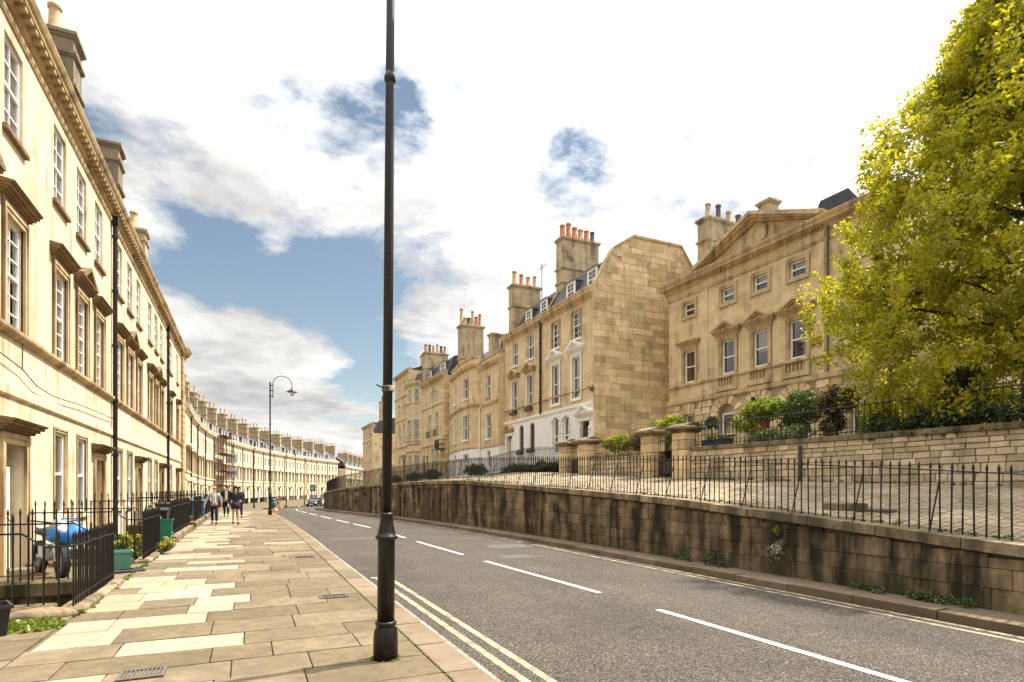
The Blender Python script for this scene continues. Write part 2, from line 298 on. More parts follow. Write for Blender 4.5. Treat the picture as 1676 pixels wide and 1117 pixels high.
# ------------------------------------------------------------------ mesh helpers
class MB:
    def __init__(s): s.v = []; s.f = []
    def add(s, vs, fs):
        o = len(s.v); s.v += [tuple(x) for x in vs]; s.f += [tuple(i + o for i in f) for f in fs]; return s
    def quad(s, *p): return s.add(p, [tuple(range(len(p)))])
    def box(s, x0, x1, y0, y1, z0, z1):
        return s.add([(x0,y0,z0),(x1,y0,z0),(x1,y1,z0),(x0,y1,z0),(x0,y0,z1),(x1,y0,z1),(x1,y1,z1),(x0,y1,z1)],
                     [(3,2,1,0),(4,5,6,7),(0,1,5,4),(1,2,6,5),(2,3,7,6),(3,0,4,7)])
    def cbox(s, x0, x1, y0, y1, z0, z1, c=0.01):
        b = bmesh.new(); bmesh.ops.create_cube(b, size=1.0)
        for v in b.verts: v.co = Vector((x0 if v.co.x < 0 else x1, y0 if v.co.y < 0 else y1, z0 if v.co.z < 0 else z1))
        bmesh.ops.bevel(b, geom=b.edges[:], offset=c, segments=1, affect='EDGES')
        b.verts.index_update(); vs = [v.co.copy() for v in b.verts]; fs = [[v.index for v in f.verts] for f in b.faces]; b.free()
        return s.add(vs, fs)
    def prism(s, pts, lo, hi, axis='x'):
        n = len(pts)
        m = {'x': lambda a, b, t: (t, a, b), 'y': lambda a, b, t: (a, t, b), 'z': lambda a, b, t: (a, b, t)}[axis]
        vs = [m(a, b, lo) for a, b in pts] + [m(a, b, hi) for a, b in pts]
        fs = [tuple(range(n))[::-1], tuple(range(n, 2 * n))] + [(i, (i + 1) % n, n + (i + 1) % n, n + i) for i in range(n)]
        return s.add(vs, fs)
    def tube(s, p0, p1, r0, r1=None, n=8, caps=True):
        r1 = r0 if r1 is None else r1; p0 = Vector(p0); p1 = Vector(p1); d = (p1 - p0)
        if d.length < 1e-6: return s
        d.normalize(); a = d.orthogonal().normalized(); b = d.cross(a)
        vs = [p0 + (a * math.cos(2*math.pi*i/n) + b * math.sin(2*math.pi*i/n)) * r0 for i in range(n)] + [p1 + (a * math.cos(2*math.pi*i/n) + b * math.sin(2*math.pi*i/n)) * r1 for i in range(n)]
        fs = [(i, (i+1) % n, n + (i+1) % n, n + i) for i in range(n)]
        if caps: fs += [tuple(range(n))[::-1], tuple(range(n, 2*n))]
        return s.add(vs, fs)
    def path(s, pts, r, n=6):
        for i in range(len(pts) - 1):
            a = r[i] if isinstance(r, list) else r; b = r[i+1] if isinstance(r, list) else r
            s.tube(pts[i], pts[i+1], a, b, n)
        return s
    def lathe(s, prof, n=20, c=(0, 0, 0)):
        vs = []; fs = []
        for r, z in prof:
            for i in range(n): vs.append((c[0] + r * math.cos(2*math.pi*i/n), c[1] + r * math.sin(2*math.pi*i/n), c[2] + z))
        for k in range(len(prof) - 1):
            for i in range(n): fs.append((k*n + i, k*n + (i+1) % n, (k+1)*n + (i+1) % n, (k+1)*n + i))
        fs += [tuple(range(n))[::-1], tuple(range((len(prof)-1)*n, len(prof)*n))]
        return s.add(vs, fs)
    def ball(s, c, r, n=8, m=6):
        r = (r, r, r) if isinstance(r, (int, float)) else r
        vs = []; fs = []
        for k in range(m + 1):
            t = math.pi * k / m
            for i in range(n): vs.append((c[0] + r[0]*math.sin(t)*math.cos(2*math.pi*i/n), c[1] + r[1]*math.sin(t)*math.sin(2*math.pi*i/n), c[2] + r[2]*math.cos(t)))
        for k in range(m):
            for i in range(n): fs.append((k*n + i, (k+1)*n + i, (k+1)*n + (i+1) % n, k*n + (i+1) % n))
        return s.add(vs, fs)
    def mesh(s, name, mat=None, smooth=False, recalc=True):
        me = bpy.data.meshes.new(name); me.from_pydata(s.v, [], s.f)
        if recalc:
            b = bmesh.new(); b.from_mesh(me); bmesh.ops.recalc_face_normals(b, faces=b.faces[:]); b.to_mesh(me); b.free()
        if smooth: me.polygons.foreach_set('use_smooth', [True] * len(me.polygons))
        if mat: me.materials.append(MATS[mat])
        return me
    def build(s, name, mat, parent=None, smooth=False, M=None, recalc=True):
        return ob(name, s.mesh(name, mat, smooth, recalc), parent, M)
def ob(name, data, parent=None, M=None):
    o = bpy.data.objects.new(name, data); COL.objects.link(o)
    if parent is not None: o.parent = parent
    if M is not None: o.matrix_local = M
    return o
def tag(o, label=None, cat=None, group=None, kind=None):
    if label: o['label'] = label
    if cat: o['category'] = cat
    if group: o['group'] = group
    if kind: o['kind'] = kind
    return o
def thing(name, label, cat, loc=(0, 0, 0), rz=0.0, group=None):
    o = ob(name, None); o.location = loc; o.rotation_euler = (0, 0, rz); o.empty_display_size = 0.2
    return tag(o, label, cat, group)
def copy_tree(o, parent=None):
    c = o.copy(); COL.objects.link(c); c.parent = parent
    for ch in o.children: copy_tree(ch, c)
    return c
T = Matrix.Translation
CACHE = {}
def cached(key, fn):
    if key not in CACHE: CACHE[key] = fn()
    return CACHE[key]
def unit_stone(mat, c=0.04):
    return cached(('unit', mat, c), lambda: MB().cbox(-.5, .5, -.5, .5, -.5, .5, c).mesh('stone', mat))
def lerp_table(tab, x):
    if x <= tab[0][0]: return tab[0][1]
    for (a, b), (c, d) in zip(tab, tab[1:]):
        if x <= c: return b + (d - b) * (x - a) / (c - a)
    return tab[-1][1]
def smooth(a, b, x):
    t = min(1, max(0, (x - a) / (b - a))); return t * t * (3 - 2 * t)
def gz(Y): return -1.3 * smooth(38, 110, Y)
class Path:
    """a polyline smoothed with Catmull-Rom, sampled by arc length"""
    def __init__(s, pts, step=0.25):
        P = [Vector((*p, 0)) for p in pts]; P = [P[0]*2 - P[1]] + P + [P[-1]*2 - P[-2]]; q = []
        for i in range(1, len(P) - 2):
            a, b, c, d = P[i-1:i+3]; n = max(2, int((c - b).length / step))
            for k in range(n):
                t = k / n; q.append(0.5 * ((2*b) + (c - a)*t + (2*a - 5*b + 4*c - d)*t*t + (3*b - a - 3*c + d)*t**3))
        q.append(P[-2]); s.q = q; s.l = [0]
        for a, b in zip(q, q[1:]): s.l.append(s.l[-1] + (b - a).length)
        s.len = s.l[-1]
    def at(s, t):
        import bisect
        t = min(max(t, 0), s.len - 1e-4); i = min(bisect.bisect_right(s.l, t) - 1, len(s.q) - 2)
        f = (t - s.l[i]) / (s.l[i+1] - s.l[i]); d = (s.q[i+1] - s.q[i]).normalized()
        return s.q[i].lerp(s.q[i+1], f), d
    def side(s, t, off):                 # off > 0: to the right of travel
        p, d = s.at(t); return Vector((p.x + d.y * off, p.y - d.x * off, 0)), d
def strip(path, o0, o1, z, t0, t1, step, name, mat, parent=None, zf=None, cross=1):
    mb = MB(); n = max(1, int((t1 - t0) / step)); k = cross + 1
    for i in range(n + 1):
        t = t0 + (t1 - t0) * i / n
        for j in range(k):
            p, d = path.side(t, o0 + (o1 - o0) * j / cross); mb.v.append((p.x, p.y, (zf(p) if zf else gz(p.y)) + z))
    for i in range(n):
        for j in range(cross): mb.f.append((i*k + j, i*k + j + 1, (i+1)*k + j + 1, (i+1)*k + j))
    return mb.build(name, mat, parent)
def leaves(name, mat, parent, clumps, per, size, flat=0.0, up=0.35, M=None):
    """clumps: list of (x, y, z, radius); a cloud of small folded leaf blades round each"""
    C = np.array(clumps, float); n = len(C) * per
    c = np.repeat(C, per, axis=0); d = rng.normal(size=(n, 3)); d /= np.linalg.norm(d, axis=1)[:, None]
    p = c[:, :3] + d * (c[:, 3] * rng.random(n) ** 0.45)[:, None] * np.array([1, 1, 1 - flat])
    a = rng.normal(size=(n, 3)); a[:, 2] -= 0.3; a /= np.linalg.norm(a, axis=1)[:, None]
    nn = rng.normal(size=(n, 3)); nn[:, 2] += up * 2; b = np.cross(a, nn); b /= np.linalg.norm(b, axis=1)[:, None] + 1e-9
    fold = np.cross(a, b) * 0.18
    s = (size * (0.6 + 0.8 * rng.random(n)))[:, None]
    v = np.stack([p - a*s*0.5, p + b*s*0.30 + fold*s, p + a*s*0.55, p - b*s*0.30 + fold*s], axis=1).reshape(-1, 3)
    i = np.arange(n) * 4; f = np.stack([i, i+1, i+2, i, i+2, i+3], axis=1).reshape(-1, 3)
    me = bpy.data.meshes.new(name); me.vertices.add(len(v)); me.vertices.foreach_set('co', v.ravel().astype(np.float32))
    me.loops.add(f.size); me.loops.foreach_set('vertex_index', f.ravel().astype(np.int32)); me.polygons.add(len(f))
    me.polygons.foreach_set('loop_start', np.arange(0, f.size, 3, dtype=np.int32)); me.update(calc_edges=True); me.materials.append(MATS[mat])
    return ob(name, me, parent, M)
def blob(center, radii, n, cr, shell=0.55):
    out = []
    for _ in range(n):
        d = Vector((random.gauss(0,1), random.gauss(0,1), random.gauss(0,1))).normalized() * (shell + (1-shell) * random.random()) 
        k = 0.82 + 0.3 * math.sin(d.x*7 + center[0]*3) * math.sin(d.y*6 + 1) * math.sin(d.z*5 + 2)
        out.append((center[0] + d.x*radii[0]*k, center[1] + d.y*radii[1]*k, center[2] + d.z*radii[2]*k, cr * random.uniform(0.7, 1.3)))
    return out

# ------------------------------------------------------------------ setting: ground, road, pavements
LK = Path([(1.93,-6),(1.95,5),(1.96,15),(1.97,24),(1.82,36),(1.6,46),(1.3,58),(1.6,70),(3.0,82),(6,95),(10.5,110),(17,127),(27,148),(42,175)])
WP = Path([(9.2,-6),(9.2,4),(9.25,12),(9.28,17.5),(8.95,25),(8.15,34),(6.95,44),(6.45,51),(6.9,60),(9,72),(13,84),(19,98),(28,116),(40,140)])
UZ = [(-6,.62),(0,.82),(4.1,1.0),(5.7,1.13),(7.6,1.27),(10.8,1.5),(12.5,1.59),(16.3,1.75),(19.4,1.89),(25,2.12),(30,2.12),(39,2.02),(48,1.72),(60,1.25),(75,.7),(140,.2)]
UB = [(-6,1.6),(4,1.72),(15,2.05),(18,2.2),(24,2.5),(32,2.75),(45,2.75),(60,2.4),(75,2.0),(140,1.6)]
def uz(Y): return lerp_table(UZ, Y)
g = MB(); g.quad((-1500,-1500,-1.75),(1500,-1500,-1.75),(1500,1500,-1.75),(-1500,1500,-1.75)); tag(g.build('ground','gravel'), kind='structure')
road = MB(); ny = 84; xs = [-2.06, 0.5, 3.5, 6.5, 10.5, 30, 90]
for j in range(ny + 1):
    Y = -12 + j * 4
    for x in xs: road.v.append((x, Y, gz(Y)))
for j in range(ny):
    for i in range(len(xs) - 1): a = j*len(xs) + i; road.f.append((a, a+1, a+1+len(xs), a+len(xs)))
b0 = len(road.v)
for j in range(15, ny + 1):
    Y = -12 + j * 4; road.v += [(-34, Y, gz(Y)), (-2.06, Y, gz(Y))]
for j in range(ny - 15): a = b0 + 2*j; road.f.append((a, a+1, a+3, a+2))
road = tag(road.build('road', 'asphalt'), kind='structure')
# centre line: dashes where the photograph has them
def polyline_strip(pts, w, z, name, mat, parent, step=0.5):
    p = Path(pts); return strip(p, -w/2, w/2, z, 0, p.len, step, name, mat, parent)
CL = Path([(5.40,-3),(5.40,3.3),(5.38,8),(5.22,13),(5.10,18.7),(5.05,25),(4.75,30),(4.35,36),(4.0,44),(3.9,52),(4.3,60),(5.6,72),(8.6,86),(13.5,100),(21,118)])
def cl_t(Y): return min(range(0, int(CL.len*4)), key=lambda k: abs(CL.at(k/4)[0].y - Y)) / 4
for a, b in [(-1.6, 1.4), (2.6, 6.85), (8.25, 12.95), (14.4, 18.7), (20.3, 24.6), (26.2, 29.4), (30.6, 33.6), (35.0, 38.4), (40.0, 43.6), (45.2, 49.5), (51.0, 55.5), (57, 62), (64, 69), (71, 76), (78, 83), (86, 91)]:
    strip(CL, -0.055, 0.055, 0.004, cl_t(a), cl_t(b), 0.6, 'centre_line', 'paint_white', road)
for o in (0.30, 0.52): strip(LK, o, o + 0.085, 0.004, 0.5, 17.45, 0.5, 'yellow_line', 'paint_yellow', road)
mb = MB().box(2.20, 2.56, 11.42, 11.52, 0.0, 0.0045); mb.build('yellow_line_end', 'paint_yellow', road)
strip(LK, 0.045, 0.15, 0.004, 1, 62, 0.5, 'edge_line', 'paint_edge', road)
for o in (-0.98, -1.2): strip(WP, o, o + 0.08, 0.004, 0.5, 66, 0.5, 'yellow_line', 'paint_yellow', road)
for (x0, x1, y0, y1, r) in [(6.6, 7.9, 15.6, 16.6, 0), (5.9, 6.7, 13.2, 13.9, 5), (2.6, 4.6, 20.5, 20.95, 0), (2.3, 4.9, 24.3, 24.6, 0)]:
    m = MB(); m.box(x0, x1, y0, y1, -0.01, 0.003); m.build('repair_patch', 'asphalt_patch', road)
def grate(name, x, y, z, w, l, parent, n=7):
    m = MB(); m.box(x-w/2, x+w/2, y-l/2, y-l/2+.03, z, z+.012); m.box(x-w/2, x+w/2, y+l/2-.03, y+l/2, z, z+.012); m.box(x-w/2, x-w/2+.03, y-l/2+.03, y+l/2-.03, z, z+.012); m.box(x+w/2-.03, x+w/2, y-l/2+.03, y+l/2-.03, z, z+.012)
    for i in range(n): xx = x - w/2 + .05 + (w - .1) * i / (n - 1); m.box(xx-.008, xx+.008, y-l/2+.03, y+l/2-.03, z, z+.010)
    return m.build(name, 'cast_iron_cover', parent)
grate('gully_grate', 8.2, 16.6, 0.003, .4, .42, road)

# left pavement: bed, kerb stones, slabs
pav = tag(strip(LK, -4.15, -0.34, 0.072, 0.2, 56, 1.0, 'pavement', 'paving_bed'), kind='structure')
def ribbon(name, mat, A, ta, B, tb, z, n=40, kind='structure'):
    m = MB()
    for i in range(n + 1):
        f = i / n; a, _ = A.at(ta[0] + (ta[1] - ta[0]) * f); b, _ = B.at(tb[0] + (tb[1] - tb[0]) * f)
        for k in range(6): p = a.lerp(b, k / 5); m.v.append((p.x, p.y, gz(p.y) + z))
    for i in range(n):
        for k in range(5): m.f.append((i*6+k, i*6+k+1, (i+1)*6+k+1, (i+1)*6+k))
    return tag(m.build(name, mat), kind=kind)
CPTS = []; x, y = -6.3, 74.0
HEAD = lambda s: R(-2 + 35 * s / 136.0)
s_ = 0.0
while s_ < 136.01:
    CPTS.append((x, y)); x += math.sin(HEAD(s_)) * 2; y += math.cos(HEAD(s_)) * 2; s_ += 2
CP = Path(CPTS)
LB = Path([(-4.3, 48.5), (-5.0, 60)] + CPTS[::8])
fp = ribbon('far_pavement', 'paving', LK, (54.0, LK.len), LB, (0, LB.len), 0.10, 60)
for i in range(62):
    a, d = LK.side(0.6 + i * 0.99, -0.17); 
    o = ob('kerb_stone', unit_stone('kerb_stone', 0.03), pav); o.location = (a.x, a.y, gz(a.y) + 0.02 + random.uniform(-.004, .004)); o.scale = (0.335, 0.975, 0.17); o.rotation_euler = (0, 0, math.atan2(-d.x, d.y))
y = 2.6; row = 0
while y < 47.5:
    dp = random.choice([0.50, 0.58, 0.66, 0.74, 0.62]); x = -2.02 + random.uniform(-.03, .03); row += 1; first = True; xe = LK.at(y + 6)[0].x - 0.35
    while x < xe - 0.05:
        w = random.uniform(0.55, 1.25)
        if first: w = random.uniform(0.4, 0.9); first = False
        if xe - x - w < 0.42: w = xe - x
        xc = x + w / 2; pr = random.random()
        if -1.75 < xc < -0.15: mat = 'paving_pale' if pr < 0.38 else 'paving_pink' if pr < 0.62 else 'paving'
        else: mat = 'paving_pale' if pr < 0.055 else 'paving_pink' if pr < 0.09 else 'paving'
        o = ob('paving_slab', unit_stone(mat, 0.012), pav); o.location = (xc, y + dp/2, gz(y) + 0.07 + random.uniform(-.0035, .0035)); o.scale = (w - 0.014, dp - 0.014, 0.06)
        o.rotation_euler = (random.uniform(-.003, .003), random.uniform(-.003, .003), 0)
        x += w
    y += dp
for nm, x, y, w, l in [('drain_cover', 1.2, 9.2, .42, .28), ('drain_cover', 1.25, 14.8, .45, .3), ('drain_cover', -0.85, 6.05, .36, .3), ('drain_cover', 0.1, 27.2, .5, .4)]:
    grate(nm, x, y, 0.1035, w, l, pav, 9)
# small tufts in the joints
cl = []
for _ in range(150): cl.append((LK.at(random.uniform(9.5, 24))[0].x - .345 + random.uniform(-.008, .008), random.uniform(3.6, 18), 0.098, random.uniform(.008, .02)))
for o in [c for c in pav.children if c.name.startswith('paving_slab')]:
    if o.location.y < 22 and random.random() < .35:
        n_ = random.randint(2, 5); e_ = random.choice((-1, 1)); x0_ = o.location.x + random.uniform(-.4, .1)*o.scale.x
        for q in range(n_): cl.append((x0_ + q*.035, o.location.y + e_*o.scale.y/2, .098, random.uniform(.006, .016))) if random.random() < .6 else cl.append((o.location.x + e_*o.scale.x/2, o.location.y + (q/n_ - .4)*o.scale.y*.7, .098, random.uniform(.006, .016)))
for k in range(22): a = random.uniform(0, 6.28); cl.append((1.22 + .13*math.cos(a), 5.64 + .13*math.sin(a), 0.105, 0.022))
tag(leaves('joint_weeds', 'leaf_grass', None, cl, 22, 0.016, flat=0.5), 'tiny green weeds growing in the joints of the pavement', 'weeds', kind='stuff')

# right kerb and narrow footway at the foot of the wall
foot = tag(strip(WP, -0.52, 0.0, 0.105, 0.2, 70, 1.0, 'footway', 'kerb_stone'), kind='structure')
for i in range(56):
    a, d = WP.side(0.6 + i * 1.19, -0.66); o = ob('kerb_stone', unit_stone('kerb_stone', 0.03), foot); o.location = (a.x, a.y, gz(a.y) + 0.035 + random.uniform(-.012, .012)); o.scale = (0.30, 1.17, 0.17); o.rotation_euler = (0, random.uniform(-.02, .02), math.atan2(-d.x, d.y))

# upper pavement behind the retaining wall
m = MB(); n = 76; K = 8
def upper_back(Y): return 13.45 if Y < 24 else 13.45 + 3.2 * smooth(24, 40, Y)
def upper_pt(t, f):
    a, d = WP.side(t, 0.34); Y = a.y; xb = upper_back(Y) if Y < 70 else a.x + 9
    p = Vector((a.x + (xb - a.x) * f, Y, uz(Y) + (lerp_table(UB, Y) - uz(Y)) * f)); return p
for i in range(n + 1):
    for k in range(K + 1): m.v.append(tuple(upper_pt(0.2 + i * 1.3, k / K)))
for i in range(n):
    for k in range(K): a = i*(K+1) + k; m.f.append((a, a+1, a+K+2, a+K+1))
up = tag(m.build('upper_pavement', 'paving_bed'), kind='structure')
m = MB()
for i in range(150):
    t = 6.0 + i * 0.125; f = 0.015; sh = random.random() * .05
    while f < 0.985:
        w = random.uniform(.045, .075); p = [upper_pt(t + a, f + b) for a, b in ((.005, .0025), (.12, .0025), (.12, min(w, .99 - f) - .0025), (.005, min(w, .99 - f) - .0025))]
        h = 0.016 + random.uniform(0, .012); c = sum(p, Vector()) / 4
        top = [q.lerp(c, 0.07) + Vector((0, 0, h)) for q in p]
        m.add([tuple(q) for q in p] + [tuple(q) for q in top], [(4,5,6,7),(0,1,5,4),(1,2,6,5),(2,3,7,6),(3,0,4,7)]); f += w
tag(m.build('setts', 'setts', up, recalc=False), kind='stuff')
m = MB()
for i in range(60):
    t = 24.7 + i*.48; f = 0.015
    while f < 0.97:
        w = random.uniform(.10, .2); p = [upper_pt(t + a, f + b) + Vector((0, 0, .012)) for a, b in ((.01, .004), (.47, .004), (.47, min(w, .99 - f) - .004), (.01, min(w, .99 - f) - .004))]
        m.quad(*[tuple(q) for q in p]); f += w
tag(m.build('flagstones', 'setts', up, recalc=False), kind='stuff')
cl = []
for _ in range(150):
    t = random.uniform(7, 40); p = upper_pt(t, random.choice([0.0, 0.01, 0.03, random.random()])); cl.append((p.x, p.y, p.z + .02, random.uniform(.03, .075)))
for _ in range(60): t = random.uniform(8, 23); p = upper_pt(t, 0.985); cl.append((p.x, p.y, p.z + .04, random.uniform(.03, .09)))
tag(leaves('pavement_weeds', 'leaf_grass', None, cl, 26, 0.045, flat=0.4), 'low weeds along the edges of the raised pavement', 'weeds', kind='stuff')
# garden terrace behind the garden wall
m = MB(); YS = [-8, 4, 10, 16, 20, 24, 28, 34, 42, 55, 70, 100, 180]; XS = [0, 1, 3, 8, 60]
for Y in YS:
    for k, dx in enumerate(XS): m.v.append((upper_back(Y) + .2 + dx if Y < 70 else max(WP.at(Y*1.05)[0].x + 9, 16) + dx, Y, (3.02 if Y < 16 else 3.1 if Y < 25 else lerp_table(UB, Y) + .12) + (0.3 if dx > 3 and Y < 30 else 0.0)))
for j in range(len(YS) - 1):
    for k in range(4): a = j*5 + k; m.f.append((a, a+1, a+6, a+5))
tag(m.build('garden_ground', 'gravel'), kind='structure')

# ------------------------------------------------------------------ retaining wall
wall = thing('retaining_wall', 'long stained stone retaining wall curving along the right side of the road', 'wall')
m = MB(); n = 110
for i in range(n + 1):
    t = 0.2 + i * 0.9; a, d = WP.side(t, 0.03); b, _ = WP.side(t, 0.42); h = uz(a.y) - 0.10
    m.v += [(a.x, a.y, gz(a.y) - .2), (a.x, a.y, h), (b.x, b.y, h), (b.x, b.y, gz(a.y) - .2)]
for i in range(n):
    for k in range(3): m.f.append((i*4+k, (i+1)*4+k, (i+1)*4+k+1, i*4+k+1))
m.build('core', 'wall_core', wall)
doors = [28.3, 29.8, 34.2, 36.2, 39.6, 41.5]
def wall_t(Y): return min(range(0, 400), key=lambda k: abs(WP.at(k * .25)[0].y - Y)) * .25
door_t = [wall_t(Y) for Y in doors]
stones = []; z = 0.10; ch = [0.30, 0.27, 0.31, 0.26, 0.30, 0.25, 0.28, 0.27, 0.3, 0.3]
for ci, h in enumerate(ch):
    t = 8.2 + random.random() * .4
    while t < 76:
        w = random.uniform(0.38, 0.92); tc = t + w/2; a, d = WP.side(tc, 0.0); base = gz(a.y)
        zt = min(z + h, uz(a.y) - 0.19 - base * 0); hh = zt - z
        if hh > 0.06 and not any(abs(tc - dt) < 0.42 + w/2 and z < 1.75 for dt in door_t): stones.append((tc, w, z + base, hh))
        t += w
    z += h
stones.sort()
def stone_obj(tc, w, z, h, jit):
    a, d = WP.side(tc, 0.045 - jit); M = T((a.x, a.y, z + h/2)) @ Matrix.Rotation(math.atan2(-d.x, d.y), 4, 'Z'); return M
rest = MB(); us = unit_stone('retaining_stone', 0.022)
for k, (tc, w, z, h) in enumerate(stones):
    M = stone_obj(tc, w, z, h, random.uniform(0, 0.028)) @ Matrix.Rotation(random.uniform(-.012, .012), 4, 'Y')
    if k < 300:
        o = ob('wall_stone', us, wall); o.matrix_local = M @ Matrix.Diagonal((0.14, w - 0.007, h - 0.007, 1))
    else:
        S = M @ Matrix.Diagonal((0.14, w - 0.012, h - 0.012, 1)); q = MB().box(-.5, .5, -.5, .5, -.5, .5); rest.add([S @ Vector(v) for v in q.v], q.f)
tag(rest.build('far_wall_stones', 'retaining_stone', wall), kind='stuff')
for i in range(62):
    t = 0.9 + i * 1.24; a, d = WP.side(t + .62, 0.19); h0 = uz(WP.at(t)[0].y); h1 = uz(WP.at(t + 1.24)[0].y)
    o = ob('coping_stone', unit_stone('coping', 0.05), wall); o.matrix_local = T((a.x, a.y, (h0 + h1)/2 - .075 + random.uniform(-.006, .006))) @ Matrix.Rotation(math.atan2(-d.x, d.y), 4, 'Z') @ Matrix.Rotation(math.atan2(h1 - h0, 1.24), 4, 'X') @ Matrix.Diagonal((0.54, 1.225, 0.17, 1))
for dt in door_t:
    a, d = WP.side(dt, 0.0); M = T((a.x, a.y, gz(a.y) + .1)) @ Matrix.Rotation(math.atan2(-d.x, d.y), 4, 'Z')
    m = MB()
    for k in range(4): m.cbox(-0.005, 0.03, -.36 + k*.18, -.36 + k*.18 + .172, 0, 1.62, .006)
    dd = m.build('plank_door', 'brown_door', wall, M=M)
    m = MB(); m.box(-.03, .10, -.44, -.37, 0, 1.66); m.box(-.03, .10, .37, .44, 0, 1.66); m.box(-.04, .10, -.44, .44, 1.66, 1.78); m.build('door_surround', 'retaining_stone', dd)

# railing on the retaining wall
def spear(h, r=0.011, tip=0.09, mat='iron', n=6):
    def f():
        m = MB(); m.lathe([(r, 0), (r, h - tip), (r*1.55, h - tip + .012), (r*1.3, h - tip*.55), (0.002, h)], n); return m.mesh('bar', mat)
    return cached(('spear', h, r, tip, mat), f)
rail = thing('iron_railing', 'black iron railing with pointed bars and slanting stays along the top of the retaining wall', 'railing')
bm_ = spear(1.07, 0.0125, 0.10); far = MB(); t = 8.4; k = 0
while t < 88:
    a, d = WP.side(t, 0.23); z = uz(a.y)
    if k < 300:
        o = ob('bar', bm_, rail); o.location = (a.x, a.y, z - .01); o.rotation_euler = (random.uniform(-.012, .012), random.uniform(-.012, .012), random.random())
        if k % 8 == 3:
            q, _ = WP.side(t, -0.03); m = MB().tube((a.x, a.y, z + .84), (q.x - d.y*.02, q.y, z - .04), .012, n=6); m.tube((q.x - d.y*.02, q.y, z - .04), (q.x - d.y*.02, q.y, z - .17), .012, n=6); m.build('stay', 'iron', rail)
            m = MB().lathe([(.03, 0), (.038, .02), (.03, .045), (.014, .05)], 8); m.build('foot', 'iron', rail, M=T((a.x, a.y, z - .005)))
    else: far.lathe([(.0125, 0), (.0125, .97), (.002, 1.07)], 4, (a.x, a.y, z))
    t += 0.15; k += 1
tag(far.build('far_bars', 'iron', rail), kind='stuff')
for hz in (0.93,):
    m = MB(); pts = []
    for i in range(150):
        a, d = WP.side(7.6 + i * .54, 0.23); pts.append((a.x, a.y, uz(a.y) + hz))
    m.path(pts, 0.011, 6); m.build('top_rail', 'iron', rail)

# ------------------------------------------------------------------ building helpers (local frame: x along the front, -y outwards, z up)
def panel_mesh(W, z0, z1, holes, depth=0.24, sides=None, back=True, mat='stone_left', x0=0.0, name='wall'):
    """front wall with openings; holes: (xa, xb, za, zb, arch)"""
    m = MB(); xs = sorted({x0, x0 + W} | {h[0] for h in holes} | {h[1] for h in holes}); zs = sorted({z0, z1} | {h[2] for h in holes} | {h[3] for h in holes})
    for i in range(len(xs) - 1):
        for j in range(len(zs) - 1):
            cx, cz = (xs[i] + xs[i+1]) / 2, (zs[j] + zs[j+1]) / 2
            if any(h[0] < cx < h[1] and h[2] < cz < h[3] for h in holes): continue
            m.quad((xs[i], 0, zs[j]), (xs[i+1], 0, zs[j]), (xs[i+1], 0, zs[j+1]), (xs[i], 0, zs[j+1]))
    for xa, xb, za, zb, arch in holes:
        if arch:
            c = (xa + xb) / 2; r = (xb - xa) / 2; sp = zb - r; n = 12
            arc = [(c - r * math.cos(math.pi * k / n), sp + r * math.sin(math.pi * k / n)) for k in range(n + 1)]
            for k in range(n):
                cor = (xa, 0, zb) if k < n // 2 else (xb, 0, zb)
                m.quad((arc[k][0], 0, arc[k][1]), (arc[k+1][0], 0, arc[k+1][1]), cor)
                m.quad((arc[k][0], 0, arc[k][1]), (arc[k][0], depth, arc[k][1]), (arc[k+1][0], depth, arc[k+1][1]), (arc[k+1][0], 0, arc[k+1][1]))
            zj = sp
        else:
            zj = zb; m.quad((xa, 0, zb), (xb, 0, zb), (xb, depth, zb), (xa, depth, zb))
        m.quad((xa, 0, za), (xa, depth, za), (xa, depth, zj), (xa, 0, zj)); m.quad((xb, 0, za), (xb, 0, zj), (xb, depth, zj), (xb, depth, za)); m.quad((xa, 0, za), (xb, 0, za), (xb, depth, za), (xa, depth, za))
    if sides:
        D = sides; a, b = x0, x0 + W
        m.quad((a, 0, z0), (a, 0, z1), (a, D, z1), (a, D, z0)); m.quad((b, 0, z0), (b, D, z0), (b, D, z1), (b, 0, z1))
        if back: m.quad((a, D, z0), (a, D, z1), (b, D, z1), (b, D, z0))
    return m.mesh(name, mat, recalc=False)

def sash_mesh(w, h, bars, arch, mat='white_paint', fw=0.06):
    def f():
        m = MB(); r = w / 2; sp = h - r if arch else h; d = 0.07
        m.box(-r, -r + fw, 0, d, 0, sp); m.box(r - fw, r, 0, d, 0, sp); m.box(-r + fw, r - fw, 0, d, 0, fw * 1.2)
        if arch:
            n = 10
            for k in range(n):
                a0, a1 = math.pi * k / n, math.pi * (k + 1) / n; q = []
                for rr in (r, r - fw): q += [(-rr*math.cos(a0), sp + rr*math.sin(a0)), (-rr*math.cos(a1), sp + rr*math.sin(a1))]
                m.prism([q[0], q[1], q[3], q[2]], 0, d, 'y')
        else: m.box(-r + fw, r - fw, 0, d, h - fw, h)
        mid = h * 0.5 if not arch else h * 0.46
        m.box(-r + fw, r - fw, -0.015, d - .01, mid - .028, mid + .028)
        c, rw = bars; g = 0.011
        for k in range(1, c):
            x = -r + w * k / c; top = h - .02 if not arch else sp + math.sqrt(max(0, (r-.02)**2 - x*x)); m.box(x - g, x + g, .012, .045, fw, mid - .028); m.box(x - g, x + g, .005, .038, mid + .028, top - (0 if arch else .03))
        for k in range(1, rw):
            z = mid * k / rw; m.box(-r + fw, r - fw, .014, .043, z - g, z + g); z = mid + (sp - mid) * k / rw; m.box(-r + fw, r - fw, .007, .036, z - g, z + g)
        return m.mesh('window', mat)
    return cached(('sash', round(w, 3), round(h, 3), bars, arch, mat, fw), f)
